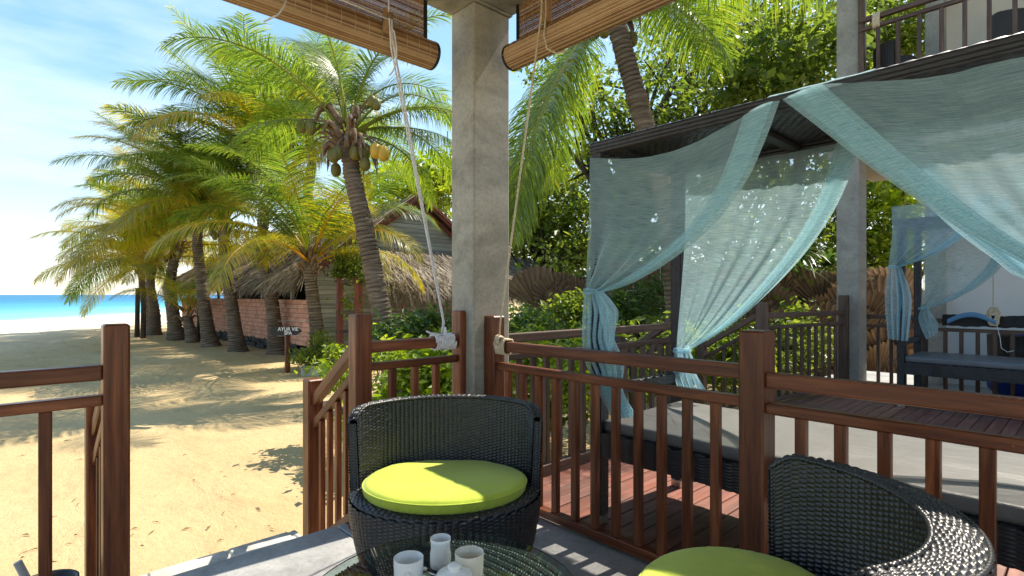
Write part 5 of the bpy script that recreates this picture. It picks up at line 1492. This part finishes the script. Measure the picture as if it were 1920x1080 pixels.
# screw-pine like spiky leaves above the fence
def spiky(label, p, n, L, seed, mat, group=SH):
    r = np.random.default_rng(seed); root = empty('spiky_plant', p, label, 'plant', group); mb = MB()
    for k in range(n):
        az = r.random()*6.28; el = r.uniform(.1, 1.3); l = L*r.uniform(.7, 1.15)
        d = np.array([math.cos(az)*math.cos(el), math.sin(az)*math.cos(el), math.sin(el)]); sd = np.array([-math.sin(az), math.cos(az), 0])
        pts = [np.array(p)+d*l*t+np.array([0, 0, -l*.55*t**2.2]) for t in np.linspace(0, 1, 6)]
        w = np.array([.6, 1, .95, .75, .45, .03])*.032
        mb.grid(np.stack([np.array(pts)-sd*w[:, None], np.array(pts)+sd*w[:, None]], 1), tint=r.uniform(.2, .8))
    tag(mb.build('blades', mat, root), kind='stuff')
for k, (px, py, d, L) in enumerate(((1500, 485, 10.2, .9), (1555, 500, 10.4, .8), (1475, 500, 9.6, .7))):
    spiky(('spiky green plant over the dried leaf fence, middle one', 'spiky green plant nearest the pale far pillar, over the fence', 'spiky green plant leftmost over the fence, beside the drape')[k], PD(px, py, d), 46, L, 300+k, M_leaf_d)

TG = 'leafy trees behind the terraces'
def T(label, base, blobs, n, size, mat, seed, **kw): return tree('leafy_tree', label, 'tree', base, blobs, n, size, mat, seed=seed, grp=TG, **kw)
T('dense small leaved green tree just right of the concrete pillar', PZ(1020, 640, SAND)+Vector((0, 0, 0)), [B(1000, 360, 19, 1.8, 1.3), B(1080, 400, 18.5, 1.8, 1.4), B(1030, 470, 18.5, 2.2, 1.1), B(1120, 480, 18, 1.8, 1.1), B(960, 430, 19, 1.8, 1.3), B(1060, 320, 19, 1.5, .9)], 17000, .185, M_leaf, 401, clump=420, sig=.34, tintmu=.62, trunk_r=.2, nbr=36, twigs=700)
T('bright sunlit tree far behind the hut roof', PZ(800, 600, SAND)+Vector((9, 9, 0)), [B(800, 345, 26, 2.6, 1.3), B(760, 360, 26, 1.8, .8), B(860, 330, 27, 2.6, 1.4)], 7000, .30, M_leaf_b, 402, clump=140, sig=.4, trunk_r=.25)
T('old spreading tree with dark crooked limbs behind the daybed', PZ(1150, 660, SAND)+Vector((1, 1, 0)), [B(1140, 220, 12, 1.5, 1.1), B(1250, 180, 12.5, 1.6, 1.2), B(1330, 260, 12.5, 1.4, 1.0), B(1180, 340, 12.5, 1.3, .9), B(1390, 150, 13, 1.6, 1.2), B(1060, 180, 13, 1.4, 1.2), B(1300, 90, 13, 1.8, .9)], 8500, .14, M_leaf, 403, clump=210, sig=.24, trunk_r=.26, nbr=60, trunk_top=list(PD(1190, 330, 12)))
T('broad leaved tree above the canopy, left of the far pillar', PZ(1500, 640, SAND), [B(1420, 140, 10, 1.0, .55), B(1510, 170, 10, 1.0, .6), B(1460, 90, 10.5, 1.2, .6), B(1540, 90, 10.5, 1.0, .6), B(1380, 170, 10.2, .8, .4)], 3600, .165, M_leaf, 404, clump=120, sig=.26, trunk_r=.12, aspect=.6, tintmu=.38)
T('tall leafy tree filling the gap behind the back drape', PZ(1400, 640, SAND)+Vector((1.5, 1, 0)), [B(1360, 380, 14, 1.8, 1.2), B(1450, 360, 14, 1.8, 1.3), B(1530, 330, 14.5, 1.8, 1.2), B(1430, 460, 13.5, 2.0, .8), B(1540, 440, 13.5, 1.6, .9), B(1300, 440, 13, 1.5, .9), B(1230, 470, 12.5, 1.4, .7)], 12500, .165, M_leaf, 405, clump=330, sig=.28, tintmu=.58, trunk_r=.2, nbr=30)
T('sunlit yellow green tree right of the pale far pillar', PD(1660, 690, 13)+Vector((0, 0, -.2)), [B(1650, 380, 13, .9, .8), B(1680, 450, 12.5, .9, .8), B(1640, 470, 13.5, 1.0, .9), B(1670, 330, 14, 1.1, .7), B(1720, 360, 14, 1.0, .8)], 9000, .16, M_leaf_b, 406, clump=150, sig=.25, trunk_r=.14)
T('green tree behind the upper balcony', PD(1700, 690, 17)+Vector((0, 0, -.2)), [B(1650, 60, 16, 1.6, 1.4), B(1720, 40, 16, 1.6, 1.5), B(1680, 150, 15.5, 1.4, 1.2)], 6500, .20, M_leaf, 407, clump=130, sig=.3, trunk_r=.2)
T('tall tree high above the right hand blind, backlit', PZ(1300, 620, SAND)+Vector((4, 2, 0)), [B(1480, 20, 15, 2.2, 1.4), B(1380, 30, 16, 2.0, 1.2), B(1560, 60, 16, 1.8, 1.3), B(1250, 40, 16, 1.8, 1.2)], 5500, .2, M_leaf, 408, clump=150, sig=.32, trunk_r=.24, nbr=30)
T('shady dark bush filling the ground behind the dried leaf fence', PZ(1150, 640, SAND)+Vector((2, 0, 0)), [B(1100, 520, 12.5, 1.5, .7), B(1220, 540, 12, 1.5, .6), B(1340, 540, 12, 1.6, .6), B(1460, 530, 12, 1.6, .7), B(1580, 540, 12.5, 1.4, .7), B(1050, 560, 18, 1.8, .9), B(1690, 560, 13, 1.3, .9)], 8500, .15, M_leaf, 409, clump=260, sig=.28, trunk_r=.1, nbr=24, twigs=900)

# ------------------------------------------------------------------ fence of dried fan palm leaves
fan_meshes = []
for sd in range(5):
    r = np.random.default_rng(500+sd); mb = MB(); n = 17; half = _R(r.uniform(58, 78)); 
    a = np.linspace(-half, half, 2*n+1); Pm = np.zeros((2*n+1, 5, 3)); tt = np.zeros((2*n+1, 5))
    Ls = .52*(1-.18*np.abs(a/half)**2)*(1+r.normal(0, .03, 2*n+1)); Ls[::2] *= .93
    for i in range(2*n+1):
        for j, t in enumerate((.02, .3, .6, .85, 1.0)):
            rr = Ls[i]*t; z = (.022 if i % 2 else -.016)*t**.7
            Pm[i, j] = (math.sin(a[i])*rr, z-.07*t*t*(a[i]/half)**2+.03*t*t*math.sin(a[i]*3+sd), math.cos(a[i])*rr)
            tt[i, j] = .22+.45*(i % 2)+.22*r.random()
    mb.grid(Pm, tint=tt.ravel()); fan_meshes.append(mb.mesh('fan_leaf', M_fan, None, False))
fa, fb = PD(1010, 640, 11.2), PD(1720, 640, 10.2)
fdir = (fb-fa); fdir.z = 0; fL = fdir.length; fdir.normalize(); fn = Vector((fdir.y, -fdir.x, 0))
if fn.dot(Vector((-CS, -SN, 0))) < 0: fn = -fn
fen = empty('leaf_fence', (fa+fb)/2, 'tall fence covered with dried brown fan palm leaves behind the deck', 'fence')
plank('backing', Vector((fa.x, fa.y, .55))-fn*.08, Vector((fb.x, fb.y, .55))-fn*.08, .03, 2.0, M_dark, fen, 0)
SGN = 1.0 if Vector((0, 0, 1)).cross(fdir).dot(fn) < 0 else -1.0
r_ = random.Random(8); ncol = 17
for row in range(5):
    for k in range(ncol):
        s = fL*(k+.5*(row % 2)+r_.uniform(-.2, .2))/ncol
        p = Vector((fa.x, fa.y, 0))+fdir*s+fn*(.02+.04*row+r_.uniform(0, .06)); p.z = 1.0-row*.36+r_.uniform(-.10, .10)
        xax = fdir; zax = Vector((0, 0, 1)); yax = zax.cross(xax)
        Mr = Matrix((xax, yax, zax)).transposed().to_4x4()
        M = Matrix.Translation(p)@Mr@Matrix.Rotation(r_.uniform(-.45, .45), 4, 'Y')@Matrix.Rotation(SGN*r_.uniform(.02, .42), 4, 'X')@Matrix.Rotation(r_.uniform(-.3, .3), 4, 'Z')@Matrix.Scale(r_.uniform(1.15, 1.7), 4)
        link(bpy.data.objects.new('fan_leaf', fan_meshes[r_.randrange(5)]), fen, M)
pr_ = empty('wire_shelf', PD(1210, 560, 9.6), 'hanging wire shelf with two pale bars in front of the dried leaf fence', 'shelf')
mb = MB()
for py in (545, 579): mb.tube([PD(1177, py, 9.6), PD(1246, py, 9.6)], .008, 6)
for px in (1188, 1238): mb.tube([PD(px, 500, 9.6), PD(px, 620, 9.6)], .004, 5)
mb.build('bars', M_wire, pr_)

# ------------------------------------------------------------------ the thatched hut with its terracotta wall
WX = 5.4; WY0 = 12.95; WY1 = 26.0
bw = empty('terracotta_wall', (WX, (WY0+WY1)/2, -.34), 'low terracotta block wall on a dark rubble base along the hut', 'wall')
mb = MB(); mb.box((WX+.012, WY0+.01, -.08), (WX+.16, WY1, 1.055)); mb.build('mortar_core', M_mortar, bw, smooth=False)
r_ = random.Random(21); rows = 10; hgt = 1.14/rows
for i in range(rows):
    y = WY0-(r_.random()*.3)
    while y < WY1:
        l = r_.choice((.45, .62, .8, .95)); a = max(y, WY0); b = min(y+l, WY1)
        if b-a > .08: plank('brick', (WX+.05+r_.uniform(-.008, .006), a+.005, -.07+(i+.5)*hgt), (WX+.05, b-.005, -.07+(i+.5)*hgt), .10, hgt-.010, M_brick, bw, .006)
        y += l
mb = MB(); r = np.random.default_rng(5)
for k in range(420):
    y = r.uniform(WY0, WY1); z = r.uniform(-.42, -.10); s = r.uniform(.06, .13)
    ic = np.array([(1, 0, 0), (-1, 0, 0), (0, 1, 0), (0, -1, 0), (0, 0, 1), (0, 0, -1)], float)*s*r.uniform(.7, 1.3, (6, 1))*np.array([.6, 1.2, .8])+np.array([WX+.0+r.uniform(-.05, .08), y, z])
    mb.add(ic, None, [(0, 2, 4), (2, 1, 4), (1, 3, 4), (3, 0, 4), (2, 0, 5), (1, 2, 5), (3, 1, 5), (0, 3, 5)])
tag(mb.build('rubble', M_stone, bw, smooth=False), kind='stuff')
hut = empty('thatched_hut', (8, 19, -.34), 'thatched hut with grey plank gable behind the palms', 'hut')
RX, RZ = 8.35, 3.95; EX, EZ = 4.95, 1.62; GY0 = WY0-.02
def straw(mb, r, n, p_fn, d_fn, L, w, tmu=.5):
    """n thin straws: start p, direction d"""
    for k in range(n):
        p = p_fn(); d = d_fn(); d = d/np.linalg.norm(d); l = L*r.uniform(.6, 1.3)
        sd = np.cross(d, np.array([0, 0, 1.0])+r.normal(0, .3, 3)); sd /= np.linalg.norm(sd)+1e-9
        ww = w*r.uniform(.5, 1.4); m = p+d*l*.5+r.normal(0, .012, 3); e = p+d*l+np.array([0, 0, -.06*l])
        mb.add([p-sd*ww, p+sd*ww, m+sd*ww, m-sd*ww, e+sd*ww*.3, e-sd*ww*.3], [(0, 1, 2, 3), (3, 2, 4, 5)], tint=np.clip(r.normal(tmu, .24), 0, 1))
r = np.random.default_rng(77)
mb = MB(); mb.add([(EX, GY0-.35, EZ), (RX, GY0-.35, RZ), (RX, WY1+.5, RZ), (EX, WY1+.5, EZ)], [(0, 1, 2, 3)]); mb.add([(RX, GY0-.35, RZ), (2*RX-EX, GY0-.35, EZ), (2*RX-EX, WY1+.5, EZ), (RX, WY1+.5, RZ)], [(0, 1, 2, 3)])
mb.v = [v-np.array([0, 0, .06]) for v in mb.v]
rf = mb.build('main_roof', M_thatchbase, hut, smooth=False)
mb = MB(); sl = np.array([EX-RX, 0, EZ-RZ]); sl /= np.linalg.norm(sl)
def pf():
    t = r.random()**.8; y = r.uniform(GY0-.45, WY1+.4)
    return np.array([RX+(EX-RX)*t*.95, y, RZ+(EZ-RZ)*t*.95+.03+r.uniform(0, .05)])
straw(mb, r, 5200, pf, lambda: sl+r.normal(0, .16, 3)*np.array([.4, 1, .4]), .75, .012)
def pe(): return np.array([EX+r.uniform(0, .25), r.uniform(GY0-.4, WY1+.3), EZ+.05+r.uniform(-.02, .12)])
straw(mb, r, 3400, pe, lambda: np.array([-.55, r.normal(0, .35), -.75+r.normal(0, .25)]), .52, .011, .42)
tag(mb.build('main_thatch', M_thatch, hut, smooth=False), kind='stuff')
# gable wall of grey planks
zc = -.3; hb = .115
while zc < RZ-.1:
    zt_ = min(zc+hb, RZ); zz = zc+hb/2
    half_w = (RX-5.42) if zz < EZ+.1 else max(.05, (RX-EX-.1)*(RZ-.12-zz)/(RZ-EZ))
    half_w = min(half_w, RX-5.42)
    plank('siding_board', (RX-half_w, GY0+.012+.0, zz), (RX+half_w, GY0+.012, zz), .022, hb-.007, M_siding, hut, .002)
    zc += hb
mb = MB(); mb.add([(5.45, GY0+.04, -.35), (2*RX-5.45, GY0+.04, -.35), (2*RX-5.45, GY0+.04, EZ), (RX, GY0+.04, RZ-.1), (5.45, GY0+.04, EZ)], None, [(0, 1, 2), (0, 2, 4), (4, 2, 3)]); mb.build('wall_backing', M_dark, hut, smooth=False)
for s in (-1, 1):
    plank('barge_board', (RX, GY0-.30, RZ-.03), (RX+s*(RX-EX), GY0-.30, EZ-.05), .03, .17, M_redtrim, hut, .003)
    plank('rafter', (RX, GY0-.12, RZ-.22), (RX+s*(RX-EX), GY0-.12, EZ-.22), .05, .09, M_redtrim, hut, .003)
mb = MB(); mb.box((7.2, GY0+.3, -.3), (7.3, WY1, 2.9)); mb.build('inner_wall', M_dark, hut, smooth=False)  # near-black wall colour stands in for the shade inside the hut
for px in (330, 372, 410, 452, 493, 548):
    p = PX(px, 545, 5.55); plank('eave_post', (5.55, p.y, 1.0), (5.55, p.y, 2.05), .09, .09, M_post, hut, .01, (1, 0, 0))
# thatched awning along the gable
AX0, AX1 = 6.75, 12.6; AZ1, AZ0 = 2.42, 1.38; AY1, AY0 = GY0-.02, GY0-1.75
mb = MB(); mb.add([(AX0, AY0, AZ0), (AX1, AY0, AZ0), (AX1, AY1, AZ1), (AX0, AY1, AZ1)], [(0, 1, 2, 3)]); mb.v = [v-np.array([0, 0, .07]) for v in mb.v]; mb.build('awning', M_thatchbase, hut, smooth=False)
mb = MB(); s2 = np.array([0, AY0-AY1, AZ0-AZ1]); s2 /= np.linalg.norm(s2)
def pa_():
    t = r.random()**.85; return np.array([r.uniform(AX0-.15, AX1+.1), AY1+(AY0-AY1)*t*.95, AZ1+(AZ0-AZ1)*t*.95+.02+.05*r.random()-.12*max(0, 0)])
straw(mb, r, 3600, pa_, lambda: s2+r.normal(0, .3, 3)*np.array([1, .4, .3]), .6, .010, .6)
def pb_(): return np.array([r.uniform(AX0-.15, AX1+.1), AY0+r.uniform(-.02, .3), AZ0+.04+r.uniform(-.02, .15)])
straw(mb, r, 3000, pb_, lambda: np.array([r.normal(0, .35), -.5, -.85+r.normal(0, .25)]), .55, .009, .45)
tag(mb.build('awning_thatch', M_thatch, hut, smooth=False), kind='stuff')
for x in (7.0, 9.6, 12.3): plank('awning_post', (x, AY0+.15, -.36), (x, AY0+.15, AZ0), .08, .08, M_redtrim, hut, .006, (1, 0, 0))
# vine arbour in front of the hut
dA = 11.6
ar = empty('vine_arbour', PD(655, 640, dA), 'dark timber arbour with a green vine between the palms and the hut', 'arbour')
for px, dd_ in ((635, dA), (669, dA), (640, dA+.9), (676, dA+.9)):
    a = PD(px, 600, dd_); plank('post', (a.x, a.y, SAND), (a.x, a.y, 1.55), .08, .08, M_redtrim, ar, .005, (1, 0, 0))
for py in (528, 585, 622):
    plank('cross_bar', PD(630, py, dA), PD(674, py, dA), .05, .07, M_wood_old, ar, .004)
mb = MB(); rv = np.random.default_rng(91)
leaf_cards(mb, blob_points(rv, [B(650, 505, 11.8, .42, .22), B(660, 480, 12, .4, .25), B(690, 520, 11.8, .25, .2), B(655, 570, 11.8, .12, .4)], 2600, 80, .12), .09, rv)
tag(mb.build('vine', M_leaf, ar, smooth=False), kind='stuff')
mb = MB()
for py in (574, 600, 628): mb.tube([PD(520, py+2, 11.6), PD(630, py, 11.6)], .004, 4); mb.tube([PD(676, py+8, 11.2), PD(860, py+25, 9.4)], .003, 4)
mb.build('wires', M_wire, ar)

# ------------------------------------------------------------------ sign, planter, bin, poles, litter
sg = PZ(539, 698, SAND); sd_ = sg.x*CS+sg.y*SN
sign = empty('arrow_sign', sg, 'black arrow sign with white capital letters on a brown post in the sand', 'sign')
tp = PD(539, 627, sd_)
plank('post', (sg.x, sg.y, SAND-.1), (sg.x, sg.y, tp.z), .085, .085, M_wood, sign, .006, (1, 0, 0))
rt = Vector((SN, -CS, 0)); fw = Vector((CS, SN, 0))
o0 = sg-fw*.06
def sp_(px, py, off): q = PD(px, py, sd_-.07-off); return q
ol = [(505, 621), (511, 613), (554, 612), (566, 620.5), (556, 628), (511, 629)]
mb = MB(); F0 = [sp_(x, y, .018) for x, y in ol]; B0 = [v+fw*.03 for v in F0]
n = len(ol); mb.add(F0+B0, [(i, n+i, n+(i+1) % n, (i+1) % n) for i in range(n)], [(0, i+1, i) if False else (0, i, i+1) for i in range(1, n-1)]+[(n, n+i+1, n+i) for i in range(1, n-1)])
mb.build('board', M_signblack, sign, smooth=False)
for txt, px, py, sz in (('AYUR VIE', 540, 617.3, 7.6), ('SPA', 540, 624.8, 7.6)):
    cu = bpy.data.curves.new('lettering', 'FONT'); cu.body = txt; cu.align_x = 'CENTER'; cu.align_y = 'CENTER'; cu.size = sz*sd_/1020*1.18; cu.extrude = .001; cu.offset = .002
    cu.materials.append(M_signwhite)
    tmp = bpy.data.objects.new('tmp_text', cu); COL.objects.link(tmp)
    me = bpy.data.meshes.new_from_object(tmp.evaluated_get(bpy.context.evaluated_depsgraph_get()))
    bpy.data.objects.remove(tmp); bpy.data.curves.remove(cu)
    if not me.materials: me.materials.append(M_signwhite)
    M = Matrix((rt, Vector((0, 0, 1)), -fw)).transposed().to_4x4(); M.translation = sp_(px, py, .022)
    link(bpy.data.objects.new('lettering', me), sign, M)
pp = PZ(590, 702, SAND)
pl = empty('planter_box', pp, 'low pale concrete kerb block beside the reed like shrub', 'kerb')
plank('block', PZ(568, 703, SAND)+Vector((0, 0, .09)), PZ(614, 703, SAND)+Vector((0, 0, .09)), .22, .20, M_planter, pl, .01)
for k, (px, py, top) in enumerate(((257, 632, 540), (268, 635, 540), (374, 640, 545))):
    b = PZ(px, py, SAND); d = b.x*CS+b.y*SN; h = PD(px, top, d).z
    q = empty('dark_pole', b, ('thin dark pole in the sand, left of the pair near the sea end palms', 'thin dark pole in the sand, right of the pair near the sea end palms', 'thin dark pole between two palm trunks by the wall end')[k], 'pole', 'dark poles by the beach')
    mb = MB(); mb.tube([b-Vector((0, 0, .2)), Vector((b.x+.02, b.y, h))], [.085, .07], 10); mb.build('shaft', M_bark, q)
bn_ = PZ(82, 1093, .0)
pot_ = empty('black_tub', (bn_.x, bn_.y, SAND), 'black rubber tub beyond the left railing with a grey stick in it', 'tub')
mb = MB(); mb.lathe([(0, SAND+.02), (.085, SAND+.02), (.11, -.02), (.117, -.012), (.117, .0), (.106, .0), (.10, -.04), (.08, -.14), (0, -.15)], (bn_.x, bn_.y, 0), 40); mb.build('tub_body', M_black, pot_)
st = empty('grey_stick', (bn_.x, bn_.y, -.1), 'grey wooden stick leaning in the black tub', 'stick')
a = PD(33, 1054, (bn_.x*CS+bn_.y*SN)*.98)
mb = MB(); mb.tube([Vector((bn_.x, bn_.y, -.12)), a], [.016, .015], 10); mb.build('stick', M_planter, st)

# litter on the sand: bits of dry frond, husk and twig
r = np.random.default_rng(17); mb = MB()
for k in range(90):
    px = r.uniform(-40, 640); py = 600+480*r.random()**1.3
    p = PZ(px, py, SAND)
    if p.y < 3.25 or p.x > 4.6: continue
    z = float(sand_z(np.array([p.x]), np.array([p.y]))[0])
    az = r.random()*6.28; l = r.uniform(.012, .05)*(1+1.5*(r.random() > .92)); w = l*r.uniform(.07, .25)
    d_ = np.array([math.cos(az), math.sin(az), 0]); s_ = np.array([-d_[1], d_[0], 0]); c_ = np.array([p.x, p.y, z+.004])
    mb.add([c_-d_*l-s_*w, c_+d_*l*.8-s_*w*.4+np.array([0, 0, .006]), c_+d_*l, c_-d_*l*.2+s_*w+np.array([0, 0, .012])], [(0, 1, 2, 3)], tint=r.random())
tag(mb.build('beach_litter', M_frond_d, smooth=False), 'scattered bits of dry leaf and twig on the sand', 'litter', kind='stuff')
